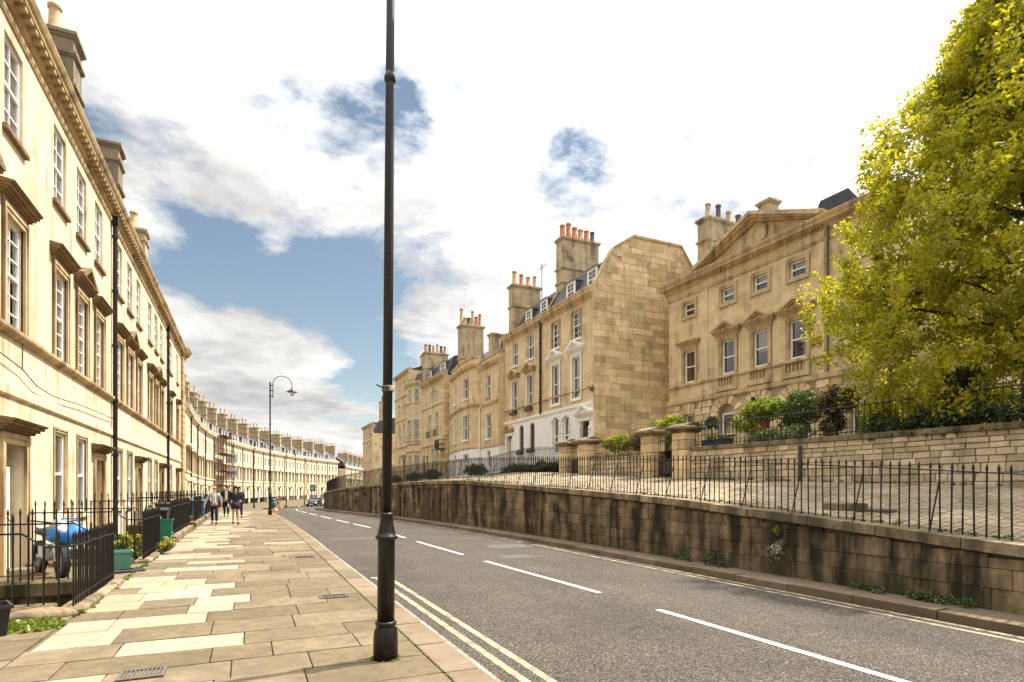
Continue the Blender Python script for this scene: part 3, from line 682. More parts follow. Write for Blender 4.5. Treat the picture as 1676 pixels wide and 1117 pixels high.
def pane_mesh(w, h, arch, mat):
    def f():
        m = MB(); r = w / 2 - .03
        if arch:
            sp = h - w/2; n = 10; m.quad(*([(-r, 0, .03), (r, 0, .03)] + [(r*math.cos(math.pi*k/n), 0, sp + r*math.sin(math.pi*k/n)) for k in range(n + 1)]))
        else: m.quad((-r, 0, .03), (r, 0, .03), (r, 0, h - .03), (-r, 0, h - .03))
        return m.mesh('pane', mat, recalc=False)
    return cached(('pane', round(w, 3), round(h, 3), arch, mat), f)
def curtain_mesh(w, h, kind):
    def f():
        m = MB(); r = w / 2 - .02
        if kind == 'blind': m.quad((-r, 0, h*.42), (r, 0, h*.42), (r, 0, h), (-r, 0, h))
        elif kind == 'half': m.quad((-r, 0, h*.55), (r, 0, h*.55), (r, 0, h), (-r, 0, h))
        elif kind == 'full': m.quad((-r, 0, 0.02), (r, 0, 0.02), (r, 0, h), (-r, 0, h))
        else:
            for s in (-1, 1):
                n = 10; base = s * r
                for k in range(n):
                    xa = base - s * r * 0.62 * k / n; xb = base - s * r * 0.62 * (k + 1) / n; ya, yb = (.03 if k % 2 else -.03), (.03 if (k+1) % 2 else -.03)
                    ta, tb = base - (base - xa) * 0.6, base - (base - xb) * 0.6
                    m.quad((ta, ya, 0.02), (tb, yb, 0.02), (xb, yb, h), (xa, ya, h))
        return m.mesh('curtain', 'blind' if kind in ('blind', 'half', 'full') else 'curtain', recalc=False)
    return cached(('cur', round(w, 3), round(h, 3), kind), f)
I4 = Matrix.Identity(4)
def window(root, M, x, z, w, h, bars=(2, 2), arch=False, y=0.13, glass='glass', fill=None, mat='white_paint', flat=False, fw=0.06):
    o = ob('window', sash_mesh(w, h, bars, arch, mat, fw), root, M @ T((x, y, z)))
    L = (root, M @ T((x, y + .04, z))) if flat else (o, T((0, .04, 0)))
    ob('pane', pane_mesh(w, h, arch, glass), L[0], L[1])
    if fill: ob('curtain', curtain_mesh(w, h, fill), o, T((0, .16, 0)))
    return o
def surround(root, M, x, z, w, h, t=0.13, proud=0.045, mat='stone_left_trim', bottom=False, name='architrave'):
    def f():
        m = MB(); r = w / 2
        for a, p in ((t, proud), (t * .45, proud + .02)):
            b0 = -t if bottom else 0.0
            m.box(-r - t, -r - t + a, -p, 0.03, b0, h + t); m.box(r + t - a, r + t, -p, 0.03, b0, h + t); m.box(-r - t + a, r + t - a, -p, 0.03, h + t - a, h + t)
            if bottom: m.box(-r - t + a, r + t - a, -p, 0.03, -t, -t + a)
            if a == t:
                pass
        return m.mesh(name, mat)
    return ob(name, cached(('sur', round(w,3), round(h,3), t, proud, mat, bottom), f), root, M @ T((x, 0, z)))
def sill(root, M, x, z, w, mat='stone_left_trim', t=0.10, out=0.10, ext=0.1):
    def f():
        m = MB(); m.cbox(-w/2 - ext, w/2 + ext, -out, 0.10, -t, 0, .012); return m.mesh('sill', mat)
    return ob('sill', cached(('sill', round(w,3), mat, t, out, ext), f), root, M @ T((x, 0, z)))
def hood(root, M, x, z, w, kind='flat', mat='stone_left_trim', out=0.30, frieze=0.26, name=None):
    """cornice or pediment over an opening; z is the top of the opening surround"""
    def f():
        m = MB(); r = w / 2
        m.box(-r + .08, r - .08, -.05, .02, 0, frieze)
        for dz, o, h in ((0, .12, .05), (.05, .2, .05), (.10, .28, .06), (.16, .33, .03)):
            e = o * out / .33; m.box(-r - e*.35, r + e*.35, -e, .02, frieze + dz, frieze + dz + h)
        zt = frieze + .19; e = out
        if kind == 'ped':
            rise = (w + .2) * 0.21; R_ = r + e * .35
            m.prism([(-R_ + .12, zt), (R_ - .12, zt), (0, zt + rise - .05)], -out * .35, .02, 'y')
            for s in (-1, 1):
                m.prism([(s*R_, zt), (s*R_, zt + .05), (0, zt + rise + .07), (0, zt + rise - .02), (s*(R_ - .22), zt)], -out, .02, 'y')
                m.prism([(s*(R_ - .14), zt), (s*(R_ - .22), zt + .02), (0, zt + rise - .04), (0, zt + rise - .11), (s*(R_ - .36), zt)], -out * .72, .02, 'y')
        else: m.prism([(-.02 - out, zt), (-.02 - out, zt + .012), (.02, zt + .06), (.02, zt)], -r - e*.35, r + e*.35, 'x')
        return m.mesh(name or ('pediment' if kind == 'ped' else 'hood_mould'), mat)
    nm = name or ('pediment' if kind == 'ped' else 'hood_mould')
    return ob(nm, cached(('hood', round(w,3), kind, mat, out, frieze), f), root, M @ T((x, 0, z)))
def profile(root, M, prof, x0, x1, name, mat, ends=0.0):
    e = ends if ends else -.003; m = MB(); m.prism(prof, x0 - e, x1 + e, 'x'); return m.build(name, mat, root, M=M)
def cornice_prof(z0, z1, out):
    h = z1 - z0
    return [(0.05, z0), (-.05, z0), (-.07, z0 + h*.10), (-.10, z0 + h*.12), (-.12, z0 + h*.28), (-out*.55, z0 + h*.30), (-out*.8, z0 + h*.34), (-out*.82, z0 + h*.52), (-out*.9, z0 + h*.55), (-out, z0 + h*.70), (-out, z0 + h*.76), (-.02, z0 + h*.86), (-.02, z1), (0.30, z1), (0.30, z0)]
def door_leaf(root, M, x, z, w, h, mat, fan=0.0, y=0.22):
    def f():
        m = MB(); r = w / 2; m.box(-r, r, 0, .05, 0, h)
        for (a, b, c, d) in ((-.42, -.06, .08, .42), (.06, .42, .08, .42), (-.42, -.06, .50, .93), (.06, .42, .50, .93)):
            m.cbox(a*w, b*w, -.018, .01, c*h, d*h, .012)
        return m.mesh('door', mat)
    o = ob('door', cached(('door', round(w,3), round(h,3), mat), f), root, M @ T((x, y, z)))
    k = cached('knob', lambda: MB().ball((0, 0, 0), .03).mesh('handle', 'brass', True)); ob('handle', k, o, T((w*.36, -.03, h*.48)))
    if fan: ob('fanlight', pane_mesh(w + .06, fan, False, 'glass'), o, T((0, .02, h)))
    return o
POTS = {}
def pot_mesh(h, r, mat):
    def f(): return MB().lathe([(r*1.1, 0), (r*1.1, .06), (r, .08), (r*.82, h*.8), (r*.82, h*.84), (r*1.02, h*.86), (r*1.02, h*.95), (r*.85, h), (r*.55, h), (r*.5, h*.7)], 12).mesh('chimney_pot', mat, True)
    return cached(('pot', h, r, mat), f)
def chimney(root, M, x0, x1, y0, y1, z0, z1, pots, mat='stone_chimney', bands=(0.45, 0.78)):
    m = MB(); h = z1 - z0; m.box(x0, x1, y0, y1, z0, z1 - .22)
    for b in bands: zz = z0 + h * b; m.box(x0 - .09, x1 + .09, y0 - .09, y1 + .09, zz, zz + .09); m.box(x0 - .05, x1 + .05, y0 - .05, y1 + .05, zz - .06, zz)
    m.box(x0 - .06, x1 + .06, y0 - .06, y1 + .06, z1 - .22, z1 - .14); m.box(x0 - .12, x1 + .12, y0 - .12, y1 + .12, z1 - .14, z1 - .03)
    m.box(x0 + .08, x1 - .08, y0 + .08, y1 - .08, z1 - .03, z1 + .06)
    o = m.build('chimney_stack', mat, root, M=M)
    along_y = (y1 - y0) > (x1 - x0); n = len(pots)
    for k, (ph, pr, pm) in enumerate(pots):
        f = (k + .5) / n; p = ((x0 + x1)/2, y0 + (y1 - y0) * f) if along_y else (x0 + (x1 - x0) * f, (y0 + y1)/2)
        ob('chimney_pot', pot_mesh(ph, pr, pm), o, T((p[0], p[1], z1 + .05)))
    return o
def downpipe(root, M, x, z0, z1, mat='iron', r=0.055, y=-0.11):
    m = MB(); m.tube((x, y, z0), (x, y, z1), r, n=8)
    z = z0 + .9
    while z < z1: m.tube((x, y, z), (x, y, z + .09), r * 1.35, n=8); z += 1.85
    m.box(x - .12, x + .12, y - .1, y + .12, z1 - .05, z1 + .22)
    return m.build('downpipe', mat, root, M=M)
def dormer(root, M, x, y, z, w, h, depth=1.2, bars=(2, 2), roof='lead', cheek='slate'):
    m = MB(); r = w / 2 + .1
    m.box(-r, -r + .06, .06, depth, 0, h); m.box(r - .06, r, .06, depth, 0, h); o = m.build('dormer', cheek, root, M=M @ T((x, y, z)))
    m = MB(); m.prism([(-.10, h - .01), (-.10, h + .05), (depth, h + .14), (depth, h)], -r - .05, r + .05, 'x'); m.build('dormer_roof', roof, o)
    m = MB(); m.box(-r, -r + .1, 0, .06, 0, h); m.box(r - .1, r, 0, .06, 0, h); m.box(-r + .1, r - .1, 0, .06, h - .1, h); m.box(-r + .1, r - .1, 0, .06, 0, .09); m.build('dormer_front', 'white_paint', o)
    window(o, I4, 0, .09, w - .0, h - .19, bars, flat=True, y=.0, glass='glass_far', fw=.05)
    return o

# ------------------------------------------------------------------ near terrace, left side
RL = R(90)
LBAYS = [1.22, 3.27, 5.32]
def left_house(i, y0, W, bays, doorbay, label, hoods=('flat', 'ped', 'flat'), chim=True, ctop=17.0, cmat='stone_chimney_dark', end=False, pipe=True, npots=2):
    h = thing('terraced_house', label, 'house', (-4.2, y0, 0), RL, 'houses of the near terrace')
    holes = []; hw = 0.5
    for k, b in enumerate(bays):
        holes.append((b - hw, b + hw, 8.66, 10.5, False)); holes.append((b - hw, b + hw, 4.86, 7.02, False))
        if k == doorbay: holes.append((b - .56, b + .56, 0.12, 2.62, False))
        else: holes.append((b - .46, b + .46, 1.1, 3.12, False))
    ob('wall', panel_mesh(W, -.2, 10.9, holes, 0.3, 7.5, True, 'stone_left'), h, I4)
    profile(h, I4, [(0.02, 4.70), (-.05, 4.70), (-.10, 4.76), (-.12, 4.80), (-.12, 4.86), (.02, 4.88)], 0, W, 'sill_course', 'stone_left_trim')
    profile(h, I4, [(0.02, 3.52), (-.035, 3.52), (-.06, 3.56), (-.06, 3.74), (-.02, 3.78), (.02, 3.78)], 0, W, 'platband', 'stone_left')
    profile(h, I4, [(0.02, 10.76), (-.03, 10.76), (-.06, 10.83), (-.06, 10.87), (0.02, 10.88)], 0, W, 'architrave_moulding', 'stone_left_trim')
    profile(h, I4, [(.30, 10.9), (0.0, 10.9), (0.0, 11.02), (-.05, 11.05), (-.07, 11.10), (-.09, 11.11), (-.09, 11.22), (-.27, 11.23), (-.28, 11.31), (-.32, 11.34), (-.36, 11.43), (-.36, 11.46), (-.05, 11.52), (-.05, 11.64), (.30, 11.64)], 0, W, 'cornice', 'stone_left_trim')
    md = cached('modillion', lambda: MB().cbox(-.07, .07, -.25, -.07, 11.12, 11.231, .01).mesh('modillion', 'stone_left_trim'))
    n = int(W / .31)
    for k in range(n): ob('modillion', md, h, T(((k + .5) * W / n, 0, 0)))
    for k, b in enumerate(bays):
        window(h, I4, b, 8.66, 1.0, 1.84, (2, 2), fill=random.choice([None, 'half', 'drape', None]), y=.06)
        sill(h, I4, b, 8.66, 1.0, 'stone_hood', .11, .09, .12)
        window(h, I4, b, 4.86, 1.0, 2.16, (2, 3), fill=random.choice(['drape', None, 'half']), y=.06)
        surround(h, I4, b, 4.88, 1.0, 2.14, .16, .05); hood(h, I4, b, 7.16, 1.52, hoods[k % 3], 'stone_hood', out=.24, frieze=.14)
        if k == doorbay:
            m = MB(); m.box(b - .56, b + .56, .30, .36, .12, 2.62); m.build('door_recess', 'stone_left_trim', h)
            door_leaf(h, I4, b, .14, .92, 2.05, 'tan_door' if i in (1, 3) else 'white_paint', .36, y=.20)
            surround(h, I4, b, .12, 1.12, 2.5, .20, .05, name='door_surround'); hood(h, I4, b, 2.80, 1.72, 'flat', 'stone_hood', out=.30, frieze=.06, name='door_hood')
            m = MB(); m.cbox(b - .75, b + .75, -.42, .3, -.1, .13, .015); m.build('door_step', 'kerb_stone', h)
        else:
            window(h, I4, b, 1.1, .92, 2.02, (1, 1), fill=random.choice(['half', 'full', 'drape']), y=.05); surround(h, I4, b, 1.1, .92, 2.02, .11, .012, 'stone_left_trim'); sill(h, I4, b, 1.1, .92, 'stone_left', .14, .08, .1)
    m = MB(); m.prism([(.28, 11.5), (4.0, 13.6), (7.5, 11.5)], 0.01, W - .01, 'x'); m.build('roof', 'slate', h)
    if chim:
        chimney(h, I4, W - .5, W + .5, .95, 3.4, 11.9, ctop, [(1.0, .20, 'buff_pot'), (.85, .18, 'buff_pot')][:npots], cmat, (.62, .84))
    if pipe: downpipe(h, I4, W - .06, 0.1, 10.75, r=.07)
    if end:
        for k in range(26):
            m = MB(); m.cbox(W - .05, W + (1.15 if k % 2 else .95), -.16, 1.0, -.1 + k*.43, -.1 + k*.43 + .405, .02); m.build('quoin', 'stone_left_trim', h)
        m = MB(); m.prism([(1.2, 10.9), (-.18, 10.9), (-.18, 11.05), (-.42, 11.22), (-.55, 11.48), (-.2, 11.6), (-.2, 11.75), (1.2, 11.75)], W - .05, W + 1.7, 'x'); m.build('end_cornice', 'stone_left_trim', h)
    return h
left_house(0, 9.2, 7.2, LBAYS, 2, 'sunlit stone terraced house cut by the left edge of the picture', pipe=False)
left_house(1, 16.4, 7.2, LBAYS, 2, 'sunlit stone terraced house with tan front door before the first black downpipe', ctop=16.6)
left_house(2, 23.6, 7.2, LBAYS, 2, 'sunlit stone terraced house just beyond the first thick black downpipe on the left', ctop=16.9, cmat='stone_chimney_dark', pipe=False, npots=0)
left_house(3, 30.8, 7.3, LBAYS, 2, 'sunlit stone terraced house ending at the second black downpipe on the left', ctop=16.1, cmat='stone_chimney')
left_house(4, 38.1, 7.9, [2.1, 5.7], 1, 'last house of the near left terrace, two windows wide with quoined corner', hoods=('flat', 'flat', 'flat'), ctop=14.4, npots=0, end=True, pipe=False)

# ------------------------------------------------------------------ crescent beyond, left side
ORD = ['first', 'second', 'third', 'fourth', 'fifth', 'sixth', 'seventh', 'eighth', 'ninth', 'tenth', 'eleventh', 'twelfth', 'thirteenth', 'fourteenth', 'fifteenth', 'sixteenth', 'seventeenth', 'eighteenth']
def crescent_house(W):
    h = thing('crescent_house', 'x', 'house', group='houses of the far crescent'); bays = [W*.19, W*.5, W*.81]
    holes = []
    for k, b in enumerate(bays):
        holes += [(b-.5, b+.5, 8.5, 10.3, False), (b-.52, b+.52, 4.6, 7.1, False), (b-.5, b+.5, .3 if k == 1 else 1.0, 3.1, False)]
    ob('wall', panel_mesh(W, -1.5, 11.2, holes, .22, 8, True, 'stone_far'), h, I4)
    profile(h, I4, cornice_prof(11.2, 12.35, .5), 0, W, 'cornice', 'stone_far'); profile(h, I4, [(0, 4.35), (-.12, 4.4), (-.12, 4.58), (0, 4.6)], 0, W, 'sill_course', 'stone_far'); profile(h, I4, [(0, 3.5), (-.06, 3.5), (-.06, 3.75), (0, 3.75)], 0, W, 'platband', 'stone_left_trim')
    for k, b in enumerate(bays):
        window(h, I4, b, 8.5, 1.0, 1.8, (2, 2), glass='glass_far'); window(h, I4, b, 4.6, 1.04, 2.5, (2, 2), glass='glass_far'); hood(h, I4, b, 7.15, 1.6, 'ped' if k == 1 else 'flat', 'stone_right_trim', .34, .1)
        surround(h, I4, b, 4.6, 1.04, 2.5, .12, .05, 'stone_left_trim')
        if k == 1:
            door_leaf(h, I4, b, .3, .98, 2.2, 'dark_door', .5); hood(h, I4, b, 3.15, 1.7, 'ped', 'stone_right_trim', .4, .05, 'door_hood')
        else: window(h, I4, b, 1.0, 1.0, 2.1, (2, 2), glass='glass_far')
    m = MB(); m.prism([(.3, 12.2), (1.1, 13.9), (4.4, 16.2), (8, 12.2)], 0, W, 'x'); m.build('roof', 'slate', h)
    for b in (W*.24, W*.5, W*.76): dormer(h, I4, b, .42, 12.45, .95, 1.35, 1.4, (2, 1))
    chimney(h, I4, W - .45, W + .45, 1.0, 4.6, 12, 17.3, [(.95, .17, 'buff_pot'), (1.05, .17, 'terracotta'), (.9, .17, 'buff_pot'), (1.0, .17, 'buff_pot'), (.95, .17, 'terracotta')], 'stone_chimney', (.58, .82))
    downpipe(h, I4, W - .05, 0, 11.3, r=.085)
    m = MB(); x = 0.0
    while x < W: 
        if not W*.42 < x < W*.58: m.box(x, x + .03, -2.2, -2.17, 0, 1.15)
        x += .16
    m.box(0, W*.42, -2.21, -2.16, 1.0, 1.04); m.box(W*.58, W, -2.21, -2.16, 1.0, 1.04); m.box(W*.42, W*.42 + .04, -2.2, 0, 1.0, 1.04); m.box(W*.58, W*.58 + .04, -2.2, 0, 1.0, 1.04); m.box(0, W*.42, -2.25, -2.12, 0, .15); m.box(W*.58, W, -2.25, -2.12, 0, .15)
    m.build('area_railing', 'iron', h)
    return h
CW = 8.35; proto = crescent_house(CW)
for k in range(16):
    o = proto if k == 0 else copy_tree(proto); s = k * CW
    a, _ = CP.at(s); b, _ = CP.at(s + CW); rz = math.atan2(b.y - a.y, b.x - a.x)
    o.location = (a.x, a.y, gz(a.y + 4)); o.rotation_euler = (0, 0, rz)
    o['label'] = f'{ORD[k]} house of the curved terrace behind the second street lamp, counted from the left'
# the terrace that goes on beyond the crescent
for k in range(7):
    o = copy_tree(proto); o.location = (30.5 + k * 2.9, 203 + k * 7.9, -1.9); o.rotation_euler = (0, 0, R(70)); o.scale = (1, 1, .93)
    o['group'] = 'houses of the farthest terrace'; o['label'] = f'{ORD[k]} house of the lower terrace farthest down the street, beyond the crescent'

# ------------------------------------------------------------------ houses on the raised right side
RR = R(-90)
POT = {'r': 'terracotta', 'b': 'buff_pot', 'd': 'dark_pot'}
def pots(spec): return [(random.uniform(.75, 1.15), random.uniform(.15, .19), POT[c]) for c in spec]
def street_house(label, X, Yfar, W, z0, ztop, D, ops, name='town_house', mat='stone_right', strings=(), cornice=None, white=None, rz=RR, side_full=True, group='houses on the raised right side'):
    """ops: dict(x, w, z, h, [arch, kind, bars, hood, sur, sill, fill, door]) in the front plane"""
    h = thing(name, label, 'house', (X, Yfar, 0), rz, group)
    holes = [(o['x'] - o['w']/2, o['x'] + o['w']/2, o['z'], o['z'] + o['h'], o.get('arch', False)) for o in ops]
    if white:
        lo = [q for q in holes if q[3] < white]; hi = [q for q in holes if q[2] >= white - .01]
        ob('painted_wall', panel_mesh(W, z0, white, lo, .22, D, True, 'render_white'), h, I4); ob('wall', panel_mesh(W, white, ztop, hi, .22, D, True, mat), h, I4)
    else: ob('wall', panel_mesh(W, z0, ztop, holes, .22, D, True, mat), h, I4)
    openings(h, I4, ops)
    for (a, b, out, m) in strings: profile(h, I4, [(.02, a), (-out*.5, a), (-out, a + (b-a)*.4), (-out, b - .02), (.02, b)], 0, W, 'string_course', m)
    if cornice:
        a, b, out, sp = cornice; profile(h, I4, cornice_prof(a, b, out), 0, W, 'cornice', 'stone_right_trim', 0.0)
        if sp:
            m = MB(); n = int(W / sp)
            for k in range(n): x = (k + .5) * W / n; m.box(x - sp*.28, x + sp*.28, -out*.55, -.08, a + (b-a)*.14, a + (b-a)*.31)
            tag(m.build('dentils', 'stone_right_trim', h), kind='stuff')
    return h
def openings(h, M, ops):
    for o in ops:
        x, w, z, hh = o['x'], o['w'], o['z'], o['h']; arch = o.get('arch', False)
        if o.get('door'):
            door_leaf(h, M, x, z, w, hh - (.35 if o.get('fan', True) and not arch else .0), o['door'], .35 if o.get('fan', True) and not arch else 0, y=.17)
        else: window(h, M, x, z, w, hh, o.get('bars', (1, 1)), arch, .10, o.get('glass', 'glass'), o.get('fill'), o.get('frame', 'white_paint'))
        if o.get('sill'): sill(h, M, x, z, w, o['sill'], .11, .12, .12)
        if o.get('sur'): surround(h, M, x, z, w, hh, o.get('st', .13), .05, o['sur'], bottom=o.get('sb', False))
        if o.get('hood'): hood(h, M, x, z + hh + o.get('hz', .12), w + o.get('hw', .62), o['hood'], o.get('hm', 'stone_right_trim'), o.get('ho', .30), o.get('hf', .18))
        if o.get('gibbs'):
            m = MB(); k = 0; zz = z
            while zz < z + hh - w*.45:
                ww = .2 if k % 2 else .13
                m.cbox(x - w/2 - ww, x - w/2, -.07, .02, zz, zz + .21, .015); m.cbox(x + w/2, x + w/2 + ww, -.07, .02, zz, zz + .21, .015); zz += .235; k += 1
            n = 9
            if arch:
                for k in range(n):
                    a0, a1 = math.pi*(k + .06)/n, math.pi*(k + .94)/n; r0, r1 = w/2, w/2 + (.24 if k % 2 == 0 else .18); c = z + hh - w/2
                    m.prism([(x - r0*math.cos(a0), c + r0*math.sin(a0)), (x - r0*math.cos(a1), c + r0*math.sin(a1)), (x - r1*math.cos(a1), c + r1*math.sin(a1)), (x - r1*math.cos(a0), c + r1*math.sin(a0))], -.07, .02, 'y')
            else: m.cbox(x - w/2 - .2, x + w/2 + .2, -.07, .02, z + hh, z + hh + .22, .015)
            m.build('blocked_surround', 'render_white', h, M=M)
        if o.get('box'):
            m = MB(); m.prism([(x - w/2 - .02, z + .02), (x + w/2 + .02, z + .02), (x + w/2 + .07, z + .22), (x - w/2 - .07, z + .22)], -.26, -.04, 'y'); bx = m.build('window_box', 'dark_door', h, M=M)
            leaves('window_box_plants', 'leaf_mid', bx, [(x + random.uniform(-w/2, w/2), -.15, z + .27, .09) for _ in range(9)], 22, .06)
        if o.get('balc'):
            m = MB(); n = 7
            for k in range(n + 1): xx = x - w/2 - .06 + (w + .12)*k/n; m.box(xx - .012, xx + .012, -.26, -.235, z, z + .62)
            for zz in (z + .05, z + .6): m.box(x - w/2 - .08, x + w/2 + .08, -.265, -.23, zz, zz + .03); m.box(x - w/2 - .08, x - w/2 - .05, -.23, 0, zz, zz + .03); m.box(x + w/2 + .05, x + w/2 + .08, -.23, 0, zz, zz + .03)
            m.build('balconette', 'iron', h, M=M)
def mansard(h, W, zt, pts, x0=0.0):
    m = MB(); m.prism(pts, x0, W, 'x'); return m.build('roof', 'slate', h)

WT = 'render_white'; ST = 'stone_right_trim'
# house with the blank gable, nearest of the pair
f1 = [dict(x=x, w=.96, z=10.5, h=1.6, bars=(2, 2), sill='white_paint', fill='half', sur=ST, st=.10) for x in (1.9, 4.38)] + \
     [dict(x=x, w=.92, z=7.05, h=2.40, bars=(1, 1), sur=WT, st=.17, sb=True, hood='ped', hm=WT, hz=.17, hf=.12, hw=.75, fill='full') for x in (1.9, 4.38)] + \
     [dict(x=1.95, w=.82, z=3.95, h=2.25, arch=True, bars=(1, 1), gibbs=True, fill='full'), dict(x=3.2, w=.74, z=3.95, h=2.22, arch=True, bars=(1, 1), gibbs=True, fill='full'),
      dict(x=5.3, w=.92, z=3.45, h=2.15, door='dark_door', gibbs=True, hood='ped', hm=WT, hz=.24, hf=.04, hw=.75, ho=.24)]
r1 = street_house('tall stone house with large blank gable wall and white ground floor', 17.5, 33.7, 6.2, 2.2, 13.0, 8.6, f1, strings=[(6.43, 6.68, .09, WT), (7.40, 7.52, .09, ST)], cornice=(12.45, 13.2, .36, .24), white=6.45)
mansard(r1, 6.0, 13, [(.25, 13.0), (.35, 13.2), (1.55, 15.1), (2.9, 16.1), (6.2, 16.1), (8.5, 13.0)])
for x in (2.75, 5.2): dormer(r1, I4, x, .55, 13.18, .82, 1.25, 1.3, (2, 2))
gp = [(0, 13.0), (.12, 13.3), (1.35, 15.35), (2.72, 16.25), (6.2, 16.25), (8.6, 13.0)]
m = MB(); m.prism(gp, 5.9, 6.19, 'x'); m.build('gable_top', 'stone_right', r1)
def in_gable(y, z):
    if z < 13.0: return 0 <= y <= 8.6
    for (a, za), (b, zb) in zip(gp, gp[1:]):
        if a <= y <= b: return z <= za + (zb - za) * (y - a) / (b - a) - .03
    return False
gs = unit_stone('stone_block', .03); z = 3.3; k = 0; cnt = 0
while z < 16.2:
    hh = random.choice([.33, .37, .40]); y = 0.0; w = 0.45 + .4 * (k % 2); lim = 5.6 if z < 12.6 else 8.4
    while y < lim:
        w = min(w, 8.55 - y); yc = y + w / 2
        if in_gable(y + .04, z + hh - .02) and in_gable(y + w - .04, z + hh - .02) and cnt < 299:
            o = ob('ashlar_block', gs, r1); o.matrix_local = T((6.175 + random.uniform(0, .022), yc, z + hh/2)) @ Matrix.Diagonal((.1, w - .012, hh - .012, 1)); cnt += 1
        y += w; w = random.uniform(.55, 1.05)
    z += hh; k += 1
for (a, za), (b, zb) in zip(gp[1:], gp[2:]):
    m = MB(); m.prism([(a, za - .02), (b, zb - .02), (b, zb + .10), (a, za + .10)], 5.86, 6.27, 'x'); m.build('gable_coping', ST, r1)
chimney(r1, I4, -.42, .42, 1.3, 4.1, 14.0, 18.35, [(.85, .19, 'terracotta'), (1.05, .18, 'terracotta'), (.85, .2, 'terracotta'), (.8, .2, 'buff_pot'), (.8, .19, 'terracotta'), (.8, .17, 'dark_pot')], 'stone_chimney', (.30, .52))
downpipe(r1, I4, -.02, 6.6, 12.6, r=.07)
m = MB().tube((6.1, -.02, 7.3), (6.32, -.12, 7.3), .13, .1, 8); m.build('string_end', 'dark_pot', r1)
f2 = [dict(x=x, w=.96, z=10.55, h=1.7, bars=(2, 1), sill='white_paint', fill='half') for x in (1.88, 4.35)] + \
     [dict(x=x, w=.92, z=7.0, h=2.5, bars=(2, 1), sur='white_paint', st=.07, hood='ped', hz=.09, hf=.10, hw=.70, ho=.34, box=True, balc=False, fill='drape') for x in (1.85, 4.32)] + \
     [dict(x=4.58, w=.72, z=4.15, h=2.05, arch=True, bars=(2, 3), frame='dark_pot', box=True, sill=WT), dict(x=2.9, w=.70, z=4.1, h=2.1, arch=True, bars=(2, 3), frame='dark_pot', box=True, sill=WT),
      dict(x=.85, w=.88, z=3.3, h=2.3, door='tan_door', gibbs=True, hood='ped', hm='stone_right_trim', hz=.24, hf=.04, hw=.6, ho=.24)]
r2 = street_house('stone house with white ground floor and arched black-barred windows, joined to the blank gable house', 17.5, 39.7, 6.0, 2.2, 13.0, 8.6, f2, strings=[(6.43, 6.68, .09, WT), (7.40, 7.52, .09, ST)], cornice=(12.45, 13.2, .36, .24), white=6.45)
mansard(r2, 6.0, 13, [(.25, 13.0), (.35, 13.2), (1.55, 15.1), (2.9, 16.1), (6.2, 16.1), (8.5, 13.0)])
for x in (2.9, 5.2): dormer(r2, I4, x, .55, 13.18, .75, 1.2, 1.3, (2, 2))
m = MB(); m.prism([(.3, 13.2), (1.5, 15.15), (1.55, 15.3), (.28, 13.35)], 5.82, 5.98, 'x'); m.build('party_coping', ST, r2)
chimney(r2, I4, -.05, .75, .35, 2.6, 12.5, 16.9, pots('brbb'), 'stone_chimney', (.62,))
m = MB(); m.tube((1.0, 2.6, 15.5), (1.0, 2.6, 18.6), .03, n=6); m.tube((.6, 2.6, 18.3), (1.6, 2.6, 18.45), .012, n=5)
for k in range(6): m.tube((.65 + k*.17, 2.35, 18.31 + k*.02), (.65 + k*.17, 2.85, 18.31 + k*.02), .010, n=5)
m.build('aerial', 'iron', r2)
# bay-fronted house
f3 = [dict(x=9.65, w=.85, z=5.62, h=1.9, sill='white_paint', sur='white_paint', st=.05, fill='half'), dict(x=9.65, w=.78, z=8.84, h=1.72, sill=ST), dict(x=9.7, w=.7, z=3.4, h=1.3)]
r3 = street_house('stone house with a two-storey canted bay and tall stack of assorted chimney pots', 17.0, 51.4, 11.7, 2.0, 12.0, 8.0, f3, strings=[(8.2, 8.45, .12, ST), (4.92, 5.05, .05, ST)], white=4.95)
A = [Vector((.8, 0, 0)), Vector((4.6, -.55, 0)), Vector((7.5, -.55, 0)), Vector((7.9, 0, 0))]
for k, (a, b) in enumerate(zip(A, A[1:])):
    L = (b - a).length; M = T(a) @ Matrix.Rotation(math.atan2(b.y - a.y, b.x - a.x), 4, 'Z'); ops = []
    if k == 0: ops = [dict(x=1.75, w=.78, z=5.75, h=2.1, sill='white_paint', sur='white_paint', st=.05, fill='full'), dict(x=1.75, w=.78, z=9.15, h=1.75, sill='white_paint', sur='white_paint', st=.05, fill='full'), dict(x=1.7, w=.8, z=2.75, h=1.95, door='dark_door')]
    if k == 1: ops = [dict(x=1.5, w=1.25, z=5.75, h=2.05, sill='white_paint', sur='white_paint', st=.06, bars=(2, 1), fill='full'), dict(x=1.5, w=1.1, z=9.15, h=1.7, sill='white_paint', sur='white_paint', st=.05), dict(x=1.5, w=1.4, z=3.1, h=1.5, fill=None)]
    holes = [(o['x'] - o['w']/2, o['x'] + o['w']/2, o['z'], o['z'] + o['h'], False) for o in ops]
    ob('bay_wall', panel_mesh(L, 2.0, 4.95, [q for q in holes if q[3] < 4.95], .22, None, False, WT), r3, M); ob('bay_wall', panel_mesh(L, 4.95, 12.4, [q for q in holes if q[2] > 4.95], .22, None, False, 'stone_right'), r3, M); openings(r3, M, ops)
    for (z0, z1, out) in ((8.35, 8.6, .14), (4.97, 5.1, .05), (11.45, 11.85, .26), (12.2, 12.42, .10)): profile(r3, M, [(.03, z0), (-out*.5, z0), (-out, z0 + (z1-z0)*.5), (-out, z1 - .02), (.03, z1)], -.02, L + .02, 'bay_moulding', ST)
m = MB(); m.prism([(v.x, v.y + .1) for v in A], 12.15, 12.3, 'z'); m.build('bay_roof', 'lead', r3)
